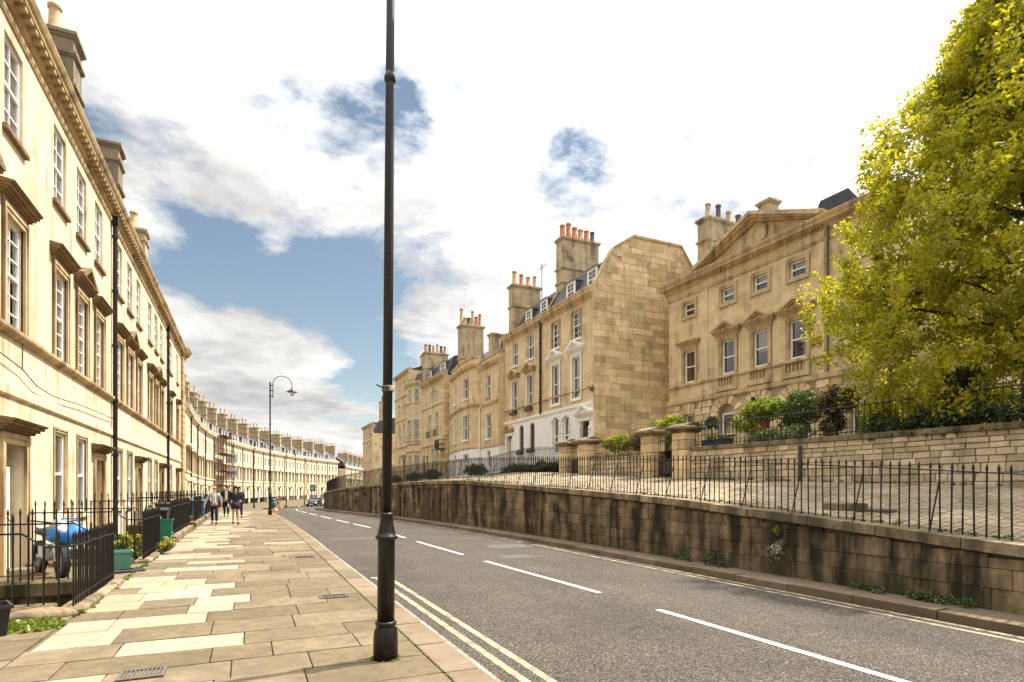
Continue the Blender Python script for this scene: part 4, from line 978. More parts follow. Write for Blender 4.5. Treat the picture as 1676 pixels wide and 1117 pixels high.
profile(r3, I4, [(.02, 11.15), (-.1, 11.15), (-.22, 11.4), (-.22, 11.5), (.02, 11.55)], 7.9, 11.7, 'cornice', ST); profile(r3, I4, [(.3, 11.9), (-.06, 11.9), (-.06, 12.08), (.3, 12.08)], 7.9, 11.72, 'parapet_coping', ST)
m = MB(); m.prism([(.3, 12.0), (3.5, 14.6), (8, 12.0)], 0, 11.6, 'x'); m.build('roof', 'slate', r3)
chimney(r3, I4, 1.9, 2.9, .2, 2.3, 11.8, 16.3, [(1.5, .16, 'buff_pot'), (.7, .2, 'buff_pot'), (.7, .2, 'dark_pot'), (1.4, .14, 'buff_pot'), (.9, .18, 'terracotta'), (1.2, .15, 'terracotta')], 'stone_chimney', (.33,))
chimney(r3, I4, 9.0, 9.6, .3, 1.0, 11.8, 13.9, [], 'stone_chimney', ()); chimney(r3, I4, 9.0, 9.6, 1.3, 2.0, 11.8, 13.9, [], 'stone_chimney', ())
m = MB(); m.path([(7.95, -.08, 2.3), (7.95, -.08, 8.05), (8.05, -.08, 8.2), (8.3, -.06, 8.25)], .06, 8); m.build('downpipe', 'white_paint', r3)
# house with quoins, arched niches and twin doors
f4 = [dict(x=x, w=.95, z=6.8, h=2.35, arch=True, bars=(2, 3), balc=True, sur=None, gibbs=False, fill='drape') for x in (2.9, 5.2)] + [dict(x=x, w=.6, z=10.15, h=hh, arch=a, bars=(2, 2)) for x, hh, a in ((3.2, 1.15, False), (4.0, 1.55, True), (4.8, 1.15, False))] + \
     [dict(x=x, w=.75, z=2.75, h=2.35, door=d) for x, d in ((.65, 'brown_door'), (1.9, 'tan_door'))] + [dict(x=x, w=.75, z=3.6, h=2.1, arch=True, fill='drape') for x in (3.8, 5.2)]
r4 = street_house('stone house with rough quoins, dark mansard roof and a triple window under the cornice', 16.6, 59.1, 7.7, 2.0, 12.3, 8.0, f4, strings=[(9.75, 9.9, .07, ST), (5.9, 6.1, .10, ST)], cornice=(12.0, 12.75, .4, 0))
mansard(r4, 7.7, 12, [(.25, 12.4), (.9, 14.1), (3.2, 14.9), (8, 12.4)])
dormer(r4, I4, 5.6, .45, 12.75, 1.5, 1.05, 1.1, (3, 1)); dormer(r4, I4, .9, .45, 12.75, 1.6, 1.05, 1.1, (3, 1))
for k in range(22):
    w = .62 if k % 2 else .4; m = MB(); m.cbox(7.7 - w, 7.76, -.06, w*.7, 2.4 + k*.43, 2.4 + k*.43 + .41, .02); m.build('quoin', 'stone_block', r4)
m = MB()
for k in range(12): x = 6.5 + k*.115; m.box(x, x + .025, -.62, -.595, 5.45, 6.25)
m.box(6.45, 7.85, -.64, -.58, 6.22, 6.27); m.box(6.45, 7.85, -.65, 0, 5.35, 5.45); m.box(7.8, 7.84, -.58, 0, 6.22, 6.27)
for k in range(4): m.box(7.81, 7.835, -.55 + k*.15, -.53 + k*.15, 5.45, 6.22)
m.build('balcony', 'iron', r4)
chimney(r4, I4, -.4, .4, .2, 2.7, 12.2, 16.0, pots('rdbbdr'), 'stone_chimney', (.55,))
# bow-fronted house
r5 = street_house('narrow stone house with a three-storey rounded bow front and dark roof', 16.6, 64.4, 5.3, 2.0, 12.9, 8.0, [], strings=[])
B = [Vector((.3 + 4.5 * k / 4, -.85 * math.sin(math.pi * k / 4) ** .8 if 0 < k < 4 else 0, 0)) for k in range(5)]
for k, (a, b) in enumerate(zip(B, B[1:])):
    L = (b - a).length; M = T(a) @ Matrix.Rotation(math.atan2(b.y - a.y, b.x - a.x), 4, 'Z')
    ops = [dict(x=L/2, w=.72, z=z, h=hh, bars=(2, 3), sill=ST) for z, hh in ((10.9, 1.45), (6.9, 2.2), (3.4, 1.9))]
    ob('bow_wall', panel_mesh(L, 2.0, 13.0, [(o['x']-.36, o['x']+.36, o['z'], o['z']+o['h'], False) for o in ops], .2, None, False, 'stone_right'), r5, M); openings(r5, M, ops)
    for (z0, z1, out) in ((12.7, 13.15, .22), (6.4, 6.6, .1), (5.6, 5.75, .08)): profile(r5, M, [(.03, z0), (-out*.5, z0), (-out, z0 + (z1-z0)*.5), (-out, z1 - .02), (.03, z1)], -.03, L + .03, 'bow_moulding', ST)
mansard(r5, 5.3, 13, [(.2, 12.9), (.9, 14.6), (3, 15.2), (8, 12.9)]); m = MB(); m.prism([(v.x, v.y + .05) for v in B], 13.0, 13.12, 'z'); m.build('bow_roof', 'lead', r5)
# tall plain end house
f6 = [dict(x=x, w=.85, z=z, h=hh, bars=(2, 2)) for x in (2.4, 4.6) for z, hh in ((13.0, 1.4), (10.2, 1.5), (6.9, 2.4))] + [dict(x=2.4, w=.9, z=3.3, h=2.2, bars=(2, 2)), dict(x=4.6, w=.95, z=2.7, h=2.4, door='dark_door', hood='flat', hw=.7)]
r6 = street_house('tall plain four-storey stone house at the far end of the right-hand row', 16.6, 71.3, 6.9, 1.5, 15.2, 8.0, f6, strings=[(12.4, 12.6, .1, ST), (9.7, 9.85, .08, ST), (6.5, 6.65, .1, ST)], cornice=(14.9, 15.45, .3, 0))
m = MB(); m.prism([(.3, 15.3), (3, 16.3), (8, 15.3)], 0, 6.9, 'x'); m.build('roof', 'slate', r6)
chimney(r6, I4, 6.3, 7.1, 1.5, 3.3, 14.5, 17.0, pots('rb'), 'stone_chimney', ())
# buildings beyond the gap
f7 = [dict(x=x, w=.95, z=z, h=hh, bars=(2, 2), glass='glass_far') for x in (1.1,) for z, hh in ((9.2, 1.7), (5.6, 2.2), (2.0, 1.9))]
r7 = street_house('stone house with dark mansard roof, half hidden behind the near lamp post', 21.5, 113.2, 2.2, -1, 12.3, 12.0, f7, strings=[(4.9, 5.1, .1, ST)], cornice=(12.0, 12.6, .35, 0), group='buildings beyond the gap on the right')
mansard(r7, 2.2, 12, [(.3, 12.4), (1.3, 14.6), (5, 15.6), (11, 12.4)]); chimney(r7, I4, 1.2, 2.1, 1.5, 3.6, 12.5, 18.4, pots('db'), 'stone_chimney', (.7,))
for (y0, y1, z0, z1) in ((2.5, 4.6, 8.4, 10.8), (2.5, 4.6, 3.5, 6.5), (6.5, 8.6, 8.4, 10.8)):
    m = MB(); m.box(2.2, 2.26, y0, y1, z0, z1); m.build('blind_window', ST, r7)
m = MB(); m.box(2.2, 2.7, .4, 8.0, -1, 2.6); m.build('shop_front', 'slate', r7)
f8 = [dict(x=x, w=1.0, z=z, h=hh, bars=(2, 2), glass='glass_far') for x in (1.6, 4.4, 7.2) for z, hh in ((12.0, 1.6), (8.6, 2.0), (5.0, 2.4), (1.5, 1.9))]
r8 = street_house('taller stone house farthest along the right side, only its narrow front showing', 22.6, 127, 10.9, -1, 14.6, 12.0, f8, strings=[(11.2, 11.5, .15, ST), (4.4, 4.6, .1, ST)], cornice=(14.2, 15.0, .4, 0), group='buildings beyond the gap on the right')
m = MB(); m.prism([(.3, 14.8), (5, 16.2), (12, 14.8)], 0, 10.9, 'x'); m.build('roof', 'slate', r8)

# ------------------------------------------------------------------ pedimented mansion
PT = R(2.5)
pm = thing('pedimented_house', 'wide stone mansion with a large triangular pediment, round window and balustraded sills', 'house', (21.478, 25.928, 0), RR + PT)
PW = 15.2
ops = [dict(x=1.58, w=.78, z=11.0, h=.70, sur=ST, st=.16, sb=True), dict(x=4.22, w=.78, z=11.0, h=.70, sur=ST, st=.19, sb=True, fill='half'), dict(x=6.15, w=.78, z=11.0, h=.70, sur=ST, st=.19, sb=True, fill='half'), dict(x=8.08, w=.80, z=11.0, h=.70, sur=ST, st=.19, sb=True, fill='half'), dict(x=11.0, w=.78, z=11.0, h=.70, sur=ST, st=.16, sb=True),
       dict(x=1.60, w=.80, z=7.44, h=1.68, sur=ST, st=.15, hood='flat', hz=.16, hf=.14, hw=.55, fill='drape'),
       dict(x=11.0, w=.80, z=7.44, h=1.68, sur=ST, st=.15, hood='flat', hz=.16, hf=.14, hw=.55)] + \
      [dict(x=x, w=.82, z=7.46, h=1.66, sur=ST, st=.19, hood='ped', hz=.2, hf=.12, hw=.72, ho=.36, fill=fi) for x, fi in ((4.22, 'drape'), (6.15, 'blind'), (8.08, 'drape'))]
gops = [dict(x=1.62, w=.80, z=3.9, h=1.82, fill='full'), dict(x=4.16, w=1.22, z=3.45, h=2.52, arch=True), dict(x=6.10, w=1.22, z=3.35, h=2.62, arch=True), dict(x=8.05, w=1.22, z=3.45, h=2.52, arch=True), dict(x=10.9, w=.92, z=3.5, h=2.30, fill='half'), dict(x=13.6, w=1.22, z=3.45, h=2.42, arch=True)]
hl = [(o['x']-o['w']/2, o['x']+o['w']/2, o['z'], o['z']+o['h'], o.get('arch', False)) for o in ops]
gh = [(o['x']-o['w']/2, o['x']+o['w']/2, o['z'], o['z']+o['h'], o.get('arch', False)) for o in gops]
ob('wall', panel_mesh(12.2, 6.4, 12.9, hl, .24, 9.5, True, 'stone_right'), pm, I4); ob('ground_wall', panel_mesh(PW, 2.4, 6.4, gh, .34, 9.5, True, 'mortar'), pm, I4)
ob('wing_wall', panel_mesh(PW - 12.2, 6.4, 9.2, [], .24, 9.5, True, 'stone_right', x0=12.2), pm, I4)
openings(pm, I4, ops)
for o in gops:
    if o['x'] == 6.10:
        m = MB(); m.box(5.5, 6.7, .30, .34, 3.35, 6.0); m.build('door_panel', 'red_door', pm); door_leaf(pm, I4, 6.1, 3.37, 1.0, 2.0, 'red_door', 0, y=.24)
    elif o.get('arch'):
        m = MB(); m.box(o['x'] - .62, o['x'] + .62, .30, .36, 3.4, 6.0); m.build('arch_back', 'stone_right', pm); window(pm, I4, o['x'] - .02, 3.45, .92, 2.05, (1, 1), y=.20, fill='blind')
        surround(pm, T((0, .28, 0)), o['x'], 3.45, .92, 2.05, .06, .05, 'white_paint')
    else: window(pm, I4, o['x'], o['z'], o['w'], o['h'], (1, 1), y=.16, fill=o.get('fill'))
# rusticated blocks and voussoirs
rb = unit_stone('stone_block', .05); z = 2.75; k = 0; ch = .355
def hits(x0, x1, z0, z1):
    for o in gops:
        xa, xb = o['x'] - o['w']/2 - .0, o['x'] + o['w']/2 + .0
        if o.get('arch'):
            c, r = o['z'] + o['h'] - o['w']/2, o['w']/2 + .50
            if z1 <= c + .02:
                if x1 > xa + .02 and x0 < xb - .02 and z1 > o['z']: return (xa, xb)
            else:
                dz = max(0, min(abs(z0 - c), abs(z1 - c))) if z0 > c else 0; half = math.sqrt(max(0, r*r - dz*dz))
                if half > 0.02 and x1 > o['x'] - half + .02 and x0 < o['x'] + half - .02: return (o['x'] - half, o['x'] + half)
        elif x1 > xa - .28*(z0 > o['z'] + o['h'] - .1) + .02 and x0 < xb + .28*(z0 > o['z'] + o['h'] - .1) - .02 and z1 > o['z'] + .02 and z0 < o['z'] + o['h'] + (.42 if z0 > o['z'] + o['h'] - .1 else 0): return (xa - .28*(z0 > o['z'] + o['h'] - .1), xb + .28*(z0 > o['z'] + o['h'] - .1))
    return None
while z < 6.25:
    x = 0.0; w = .45 if k % 2 else .8; z1 = min(z + ch, 6.30)
    while x < PW - .05:
        w = min(w, PW - x); q = hits(x, x + w, z, z1)
        if q:
            if q[0] - x > .12: w = q[0] - x
            else: x = max(x + .05, q[1]); w = random.uniform(.5, .9); continue
        o = ob('rusticated_block', rb, pm); o.matrix_local = T((x + w/2, -.02 + random.uniform(-.008, .008), (z + z1)/2)) @ Matrix.Diagonal((w - .035, .16, z1 - z - .035, 1))
        x += w; w = random.uniform(.6, .95)
    z += ch; k += 1
for o in gops:
    if o.get('arch'):
        n = 9; c = o['z'] + o['h'] - o['w']/2; r0 = o['w']/2
        for k in range(n):
            a0, a1 = math.pi*(k + .07)/n, math.pi*(k + .93)/n; r1_ = r0 + (.47 if k == n//2 else .43); m = MB()
            m.prism([(o['x'] - r*math.cos(a), c + r*math.sin(a)) for r, a in ((r0, a0), (r0, a1), (r1_, a1), (r1_, a0))], -.10 - .03*(k == n//2), .05, 'y'); m.build('voussoir', 'stone_block', pm)
    else:
        zt = o['z'] + o['h']
        for k in range(3):
            x0 = o['x'] - .42 + k*.28; m = MB(); m.prism([(x0 + .02 + (.05 if k == 0 else 0), zt), (x0 + .26 - (.05 if k == 2 else 0), zt), (x0 + .26 + .05*(k == 2) , 6.28), (x0 + .02 - .05*(k == 0), 6.28)], -.11 - .02*(k == 1), .05, 'y'); m.build('voussoir', 'stone_block', pm)
profile(pm, I4, [(.02, 6.30), (-.10, 6.30), (-.16, 6.36), (-.16, 6.55), (.02, 6.58)], 0, PW, 'platband', ST); profile(pm, I4, [(.02, 7.22), (-.06, 7.22), (-.11, 7.28), (-.11, 7.36), (.02, 7.38)], 0, 12.2, 'sill_course', ST)
profile(pm, I4, [(.02, 12.07), (-.05, 12.07), (-.08, 12.13), (-.08, 12.18), (.02, 12.2)], 0, 12.2, 'architrave_moulding', ST); profile(pm, I4, cornice_prof(12.5, 13.15, .55), 0, 12.2, 'cornice', ST, .25)
for za, zb in ((6.58, 7.2), (12.2, 12.5)): m = MB(); m.box(2.6, 9.35, -.06, .0, za, zb); m.build('centre_projection', 'stone_right', pm)
for x in (2.75, 9.2):
    m = MB(); m.cbox(x - .16, x + .16, -.055, .01, 7.38, 12.06, .01); m.build('pilaster_strip', 'stone_right', pm)
# balustrades under the three middle windows
bal = MB().lathe([(.045, 0), (.045, .03), (.028, .06), (.055, .15), (.05, .2), (.026, .29), (.026, .33), (.045, .36), (.045, .40)], 10).mesh('baluster', ST, True)
for x in (4.22, 6.15, 8.08):
    m = MB(); m.cbox(x - .68, x + .68, -.26, .0, 7.24, 7.37, .015); m.cbox(x - .68, x - .46, -.2, .0, 6.6, 7.24, .01); m.cbox(x + .46, x + .68, -.2, .0, 6.6, 7.24, .01); m.cbox(x - .46, x + .46, -.2, 0, 6.6, 6.84, .01); b = m.build('balustrade', ST, pm)
    m = MB(); m.box(x - .46, x + .46, -.03, .0, 6.84, 7.24); m.build('balustrade_back', 'dark_backing', b)  # near-black sheet standing in for the shade behind the balusters
    for k in range(5): ob('baluster', bal, b, T((x - .38 + k*.19, -.12, 6.84)))
# pediment
px0, px1, pzb, pza = 2.25, 9.6, 13.12, 14.66; pc = (px0 + px1)/2
m = MB(); m.prism([(px0 + .35, pzb), (px1 - .35, pzb), (pc, pza - .38)], .02, .6, 'y'); tym = m.build('tympanum', 'stone_right', pm)
m = MB()
for s in (-1, 1):
    e = px0 if s < 0 else px1
    for off, th, out in ((0, .16, .58), (.16, .12, .42), (.28, .10, .22)):
        m.prism([(e, pzb - .05 - off*.3 + .12), (e, pzb + .08 - off*.3), (pc, pza - off), (pc, pza - off - th), (e + -s*.2, pzb - .05 - off*.3 + .0)], -out, .6, 'y')
m.build('raking_cornice', ST, pm)
m = MB(); 
for s in (-1, 1):
    for k in range(26):
        f = (k + 1.5)/28; x = (px0 if s < 0 else px1) + ((pc - px0) if s < 0 else -(px1 - pc)) * f; z = pzb - .12 + (pza - .36 - pzb + .1) * f; m.box(x - .05, x + .05, -.20, .02, z - .06, z + .06)
n = 46
for k in range(n): x = px0 + .3 + (px1 - px0 - .6)*k/(n-1); m.box(x - .045, x + .045, -.28, -.06, 12.60, 12.74)
tag(m.build('dentils', ST, pm), kind='stuff')
m = MB(); n = 24
for k in range(n):
    a0, a1 = 2*math.pi*k/n, 2*math.pi*(k+1)/n
    for r0, r1_, y0 in ((.36, .44, -.06), (.30, .37, -.03)): m.prism([(6.1 + r*math.cos(a), 13.66 + r*math.sin(a)) for r, a in ((r0, a0), (r0, a1), (r1_, a1), (r1_, a0))], y0, .03, 'y')
m.build('round_window_frame', ST, pm); m = MB(); m.lathe([(.31, 0), (.31, .01)], 24); m.build('round_window_panel', 'stone_left', pm, M=T((6.1, .0, 13.66)) @ Matrix.Rotation(R(90), 4, 'X'))
m = MB(); m.prism([(px0, pzb - .02), (px1, pzb - .02), (pc, pza - .02)], .55, 8.5, 'y'); m.build('centre_roof', 'slate', pm)
m = MB(); m.prism([(.2, 12.9), (.35, 13.2), (2.6, 14.1), (8, 14.1), (9.5, 12.9)], 0.05, 12.1, 'x'); m.build('side_roof', 'lead', pm)
m = MB(); m.prism([(.2, 9.2), (3, 10.2), (9.5, 9.2)], 12.2, PW, 'x'); m.build('wing_roof', 'lead', pm)
chimney(pm, I4, .15, .95, 2.0, 6.0, 12.9, 17.1, [(.85, .17, 'buff_pot'), (.95, .16, 'dark_pot'), (.75, .16, 'buff_pot'), (.7, .17, 'dark_pot'), (.65, .17, 'dark_pot')], 'stone_chimney', (.36, .68))
chimney(pm, I4, 3.65, 4.35, 2.8, 3.5, 13.2, 16.75, [], 'stone_chimney', ())
m = MB(); m.prism([(5.6, 13.5), (6.6, 15.75), (8.0, 15.75), (9.6, 13.5)], 3.6, 7.5, 'y'); m.build('rear_roof', 'slate', pm)
m = MB(); m.tube((9.55, -.12, 6.6), (9.55, -.12, 12.6), .05, n=8); m.build('downpipe', 'dark_pot', pm)
m = MB(); m.cbox(14.75, 15.2, -.16, .3, 2.8, 6.28, .03); m.build('corner_pier', 'stone_block', pm); m = MB(); m.box(12.05, 12.35, -.20, .1, 2.8, 6.28); m.build('dark_pier', 'water_stain_pipe', pm)
m = MB(); m.tube((6.1, -.45, 5.98), (6.1, -.1, 6.12), .015, n=5); m.lathe([(.03, .34), (.11, .26), (.10, .0), (.05, -.05)], 6, (6.1, -.45, 5.66)); m.build('lantern', 'iron', pm)

# ------------------------------------------------------------------ garden walls, piers, gates
def garden_wall(label, y0, y1, X, zt, big, limit=300):
    g = thing('garden_wall', label, 'wall', (X, 0, 0)); m = MB(); n = 8
    for k in range(n):
        ya, yb = y0 + (y1-y0)*k/n, y0 + (y1-y0)*(k+1)/n; m.box(.03, .40, ya, yb, lerp_table(UB, ya) - .4, zt(ya) - .06)
    m.build('core', 'mortar', g); cnt = 0; z = 0.0; k = 0
    us = [unit_stone('garden_stone', c) for c in (.05, .07)]; rowz = 1.3
    while rowz < 3.2:
        hh = random.choice([.12, .15, .18, .21]) * big; y = y0 + random.random()*.2; k += 1
        while y < y1 - .05:
            w = min(random.uniform(.22, .55) * big, y1 - y); yc = y + w/2; top = zt(yc) - .13
            if rowz + hh > lerp_table(UB, yc) + .02 and rowz < top - .04 and cnt < limit:
                h2 = min(hh, top - rowz); o = ob('wall_stone', random.choice(us), g); cnt += 1
                o.matrix_local = T((.045 - random.uniform(0, .03), yc, rowz + h2/2)) @ Matrix.Rotation(random.uniform(-.03, .03), 4, 'X') @ Matrix.Diagonal((.12, w - .022, h2 - .02, 1))
            y += w
        rowz += hh
    y = y0; 
    while y < y1 - .1:
        w = min(random.uniform(.9, 1.4), y1 - y); o = ob('coping_stone', unit_stone('coping', .04), g); o.matrix_local = T((.19, y + w/2, zt(y + w/2) - .065)) @ Matrix.Rotation(math.atan2(zt(y + w) - zt(y), w), 4, 'X') @ Matrix.Diagonal((.52, w - .012, .13, 1)); y += w
    return g
garden_wall('long pale rubble garden wall below the pedimented house, topped by iron railings', 2.2, 15.2, 13.5, lambda y: 2.98 + .01*y, .98)
garden_wall('short low stone wall between two pairs of gate piers', 17.64, 21.4, 13.5, lambda y: 3.17, 1.1)
def pier(label, Y, ztop, w=.64):
    p = thing('gate_pier', label, 'pier', (13.58, Y, 0), 0, 'stone gate piers'); z = 1.7; k = 0
    while z < ztop - .3:
        hh = min(.34, ztop - .28 - z)
        for s in ((0,) if k % 2 else (-1, 1)):
            m = MB()
            if s == 0: m.cbox(-w/2, w/2, -w/2, w/2, z, z + hh - .012, .02)
            else: m.cbox(-w/2, w/2, (-w/2 if s < 0 else .006), (-.006 if s < 0 else w/2), z, z + hh - .012, .02)
            m.build('pier_block', 'stone_block', p)
        z += hh; k += 1
    m = MB(); m.cbox(-w/2 - .05, w/2 + .05, -w/2 - .05, w/2 + .05, ztop - .28, ztop - .2, .02); m.cbox(-w/2 - .17, w/2 + .17, -w/2 - .17, w/2 + .17, ztop - .2, ztop - .08, .03); m.prism([(-w/2 - .14, ztop - .081), (w/2 + .14, ztop - .081), (.1, ztop + .04), (-.1, ztop + .04)], -w/2 - .14, w/2 + .14, 'y'); m.build('cap', 'coping', p)
    return p
pier('stone gate pier at the near end of the long rubble garden wall', 15.55, 3.93)
pier('stone gate pier beside the dark gate, with yellow shrub behind it', 17.3, 3.96)
pier('squat stone gate pier in front of the yellow flowering bush', 21.75, 3.96)
pier('farthest stone gate pier, in front of the white ground floor', 23.5, 3.98)
def gate(label, y0, y1, z0, z1):
    g = thing('iron_gate', label, 'gate', (13.55, y0, z0)); w = y1 - y0
    for k in range(int(w/.11) + 1): ob('bar', spear(z1 - z0, .010, .08), g, T((0, .03 + k*.11 if .03 + k*.11 < w else w, 0)))
    for z in (.12, .55, (z1-z0)*.86): m = MB(); m.box(-.015, .015, 0, w, z, z + .03); m.build('rail', 'iron', g)
    m = MB(); m.box(-.012, .012, .02, w - .02, .14, .55); m.build('kick_plate', 'dark_door', g)
gate('narrow black iron gate between the two nearer piers', 15.9, 16.95, 2.15, 3.65); gate('narrow black iron gate between the two farther piers', 22.1, 23.15, 2.45, 3.75)
def rail_run(name, label, pts, h, sp=.13, r=.010, top=.10, base=True, parts=True, group=None):
    """railing through world points (x, y, z); one part per bar"""
    g = thing(name, label, 'railing', pts[0], 0, group); o0 = Vector(pts[0]); P = [Vector(p) - o0 for p in pts]; bm = spear(h, r, .09); joined = MB()
    for a, b in zip(P, P[1:]):
        n = max(1, int((b - a).length / sp))
        for k in range(n + 1):
            p = a.lerp(b, k / n)
            if parts: o = ob('bar', bm, g, T(p) @ Matrix.Rotation(random.random()*.6, 4, 'Z')); 
            else: joined.lathe([(r, 0), (r, h - .09), (r*1.5, h - .08), (.002, h)], 5, p)
        m = MB(); m.tube(a + Vector((0, 0, h - top - .04)), b + Vector((0, 0, h - top - .04)), .014, n=6); m.build('top_rail', 'iron', g)
        if base: m = MB(); m.tube(a + Vector((0, 0, .10)), b + Vector((0, 0, .10)), .012, n=6); m.build('bottom_rail', 'iron', g)
    if not parts: tag(joined.build('bars', 'iron', g), kind='stuff')
    return g
rail_run('iron_railing', 'black iron railing on top of the long rubble garden wall', [(13.7, 3.0, 3.0), (13.7, 15.2, 3.12)], .88, .15)
rail_run('iron_railing', 'short black iron railing on the low wall between the piers', [(13.7, 17.65, 3.16), (13.7, 21.4, 3.16)], .70, .12)
rail_run('iron_railing', 'black iron railing rising beside the steps of the white-fronted houses', [(14.0, 24.2, 2.7), (14.4, 29.5, 3.0), (14.9, 33.0, 3.0), (15.2, 37.2, 2.85)], 1.1, .16)
rail_run('iron_railing', 'far black iron railing in front of the bay-fronted and bow-fronted houses', [(15.0, 38.0, 2.75), (14.6, 46, 2.7), (14.2, 56, 2.45), (14.0, 68, 2.2)], 1.25, .22, parts=False)

# ------------------------------------------------------------------ planting
def shrub(name, label, base, blobs, mat, size, per=26, stem=0.0, cat='shrub', flowers=None):
    s = thing(name, label, cat, base); m = MB()
    if stem:
        m.path([(0, 0, 0), (.02, .01, stem*.5), (0, 0, stem + .25)], [.04, .032, .022], 7); m.build('stem', 'bark', s)
    else:
        for k in range(6): a = k*1.05; m.path([(0, 0, -.05), (.12*math.cos(a), .12*math.sin(a), .25), (.28*math.cos(a), .28*math.sin(a), .55)], [.02, .015, .006], 5)
        m.build('stem', 'bark', s)
    cl = []
    for c, r, n, cr in blobs: cl += blob(c, r, n, cr)
    leaves('foliage', mat, s, cl, per, size)
    if flowers:
        fm, n, fs = flowers; random.shuffle(cl); leaves('blossom', fm, s, [(x, y, z + .05, r*.9) for x, y, z, r in cl[:n]], 14, fs, up=1.0)
    return s
shrub('clipped_shrub', 'bright lime green rounded shrub in front of the red door', (15.5, 13.85, 3.05), [((0, .1, 1.28), (.7, .95, .42), 150, .14), ((.1, 1.1, .95), (.45, .5, .3), 40, .13)], 'leaf_bright', .085, 30, stem=.8)
shrub('bushy_shrub', 'tall dark green shrub right of the lime green one', (16.0, 13.0, 3.05), [((0, 0, 1.25), (.7, .75, .7), 120, .17), ((0, .3, .5), (.5, .6, .6), 60, .17)], 'leaf_mid', .09, 28)
shrub('bushy_shrub', 'dark rounded shrub spreading towards the sash window with open top light', (16.0, 11.75, 3.05), [((0, 0, 1.3), (.6, .75, .48), 110, .16), ((.1, .2, .55), (.4, .4, .5), 40, .15)], 'leaf_olive', .085, 28, stem=.8)
shrub('bushy_shrub', 'small yellow green shrub below the open sash window', (15.6, 10.3, 3.02), [((0, 0, .6), (.4, .5, .6), 80, .14)], 'leaf_bright', .075, 26)
shrub('bushy_shrub', 'low leafy plants between the lime green shrub and the railing', (14.6, 12.6, 3.02), [((0, 0, .3), (.3, 1.6, .3), 90, .13)], 'leaf_mid', .08, 24)
shrub('flowering_bush', 'yellow flowering bush behind the squat gate pier', (15.0, 21.5, 3.0), [((0, 0, .75), (.7, 1.15, .4), 130, .15)], 'leaf_bright', .08, 26, flowers=('leaf_yellow', 75, .075))
shrub('rounded_hedge', 'dark rounded hedge between the yellow bush and the gate pier', (15.4, 20.3, 3.0), [((0, 0, .72), (.6, .62, .68), 150, .13)], 'leaf_olive', .06, 30)
shrub('flowering_bush', 'yellow green shrub with spreading branches behind the two nearer piers', (15.4, 18.6, 3.0), [((0, 0, 1.25), (.6, .95, .42), 110, .16), ((0, .4, .5), (.4, .5, .6), 50, .16)], 'leaf_bright', .09, 24, flowers=('leaf_yellow', 55, .085))
shrub('bushy_shrub', 'green shrub against the foot of the blank gable wall', (17.2, 21.5, 3.2), [((0, 0, .9), (.6, 1.4, .6), 120, .17)], 'leaf_mid', .09, 24)
shrub('topiary_ball', 'small clipped ball tree in a dark planter behind the garden railing', (14.9, 15.7, 3.25), [((0, 0, .82), (.27, .27, .27), 60, .07)], 'leaf_dark', .05, 26, stem=.55, cat='plant')
shrub('bushy_shrub', 'dark broad-leaved shrub beside the arched window under the tree', (15.5, 8.1, 3.02), [((0, 0, 1.0), (.65, .65, .7), 130, .15)], 'leaf_dark', .10, 26)
shrub('evergreen_hedge', 'dark evergreen mass at the right edge below the tree crown', (18.2, 6.2, 3.0), [((0, 0, 2.2), (1.6, 2.4, 2.6), 330, .34)], 'leaf_dark', .14, 34, cat='hedge')
cl = [(13.75 + random.uniform(-.12, .35), random.uniform(2.6, 9.3), 3.08 + random.uniform(0, .34) * (1 if random.random() < .8 else 1.5), .11) for _ in range(330)] + [(13.47, random.uniform(3, 9), 3.0 - random.random()*.12, .07) for _ in range(40)]
iv = thing('ivy', 'dark glossy ivy spilling over the right end of the garden wall', 'ivy'); leaves('foliage', 'leaf_dark', iv, cl[:200], 22, .085); leaves('young_foliage', 'leaf_mid', iv, cl[200:], 14, .08)
for nm, Y in (('square dark blue planter below the clipped ball tree', 15.75), ('square dark blue planter left of the arched ground-floor window', 15.15)):
    p = thing('planter', nm, 'planter', (14.9, Y, 3.08)); m = MB(); m.prism([(-.2, 0), (.2, 0), (.24, .38), (-.24, .38)], -.22, .22, 'y'); m.build('pot', 'blue_plastic' if 0 else 'cloth_navy', p); leaves('plants', 'leaf_mid', p, [(random.uniform(-.2, .2), random.uniform(-.2, .2), .45, .1) for _ in range(14)], 20, .06)
hedges = [(15.6, 26.8, .62, 1.5, 'dark clipped hedge behind the railing below the blank gable'), (16.0, 30.4, .55, 1.6, 'dark low hedge in front of the white ground floor'), (16.1, 34.6, .5, 1.6, 'dark low hedge in front of the arched windows'), (15.6, 41.0, .75, 1.5, 'dark hedge in front of the bay-fronted house'), (15.4, 51.5, .9, 1.6, 'dark bush in front of the quoined house'), (15.2, 57, .9, 1.8, 'dark bush in front of the twin doors'), (15.2, 65, .9, 1.8, 'dark bush in front of the tall end house')]
for X, Y, hh, ry, lb in hedges: shrub('low_hedge', lb, (X, Y, lerp_table(UB, Y) + .05), [((0, 0, hh*.40), (.55, ry*1.9, hh*.50), int(110*ry), .17), ((.2, ry*.5, hh*.7), (.35, ry*.5, hh*.5), 30, .17), ((-.1, -ry*.6, hh*.5), (.4, ry*.6, hh*.6), 30, .17)], 'leaf_dark', .09, 22, cat='hedge')
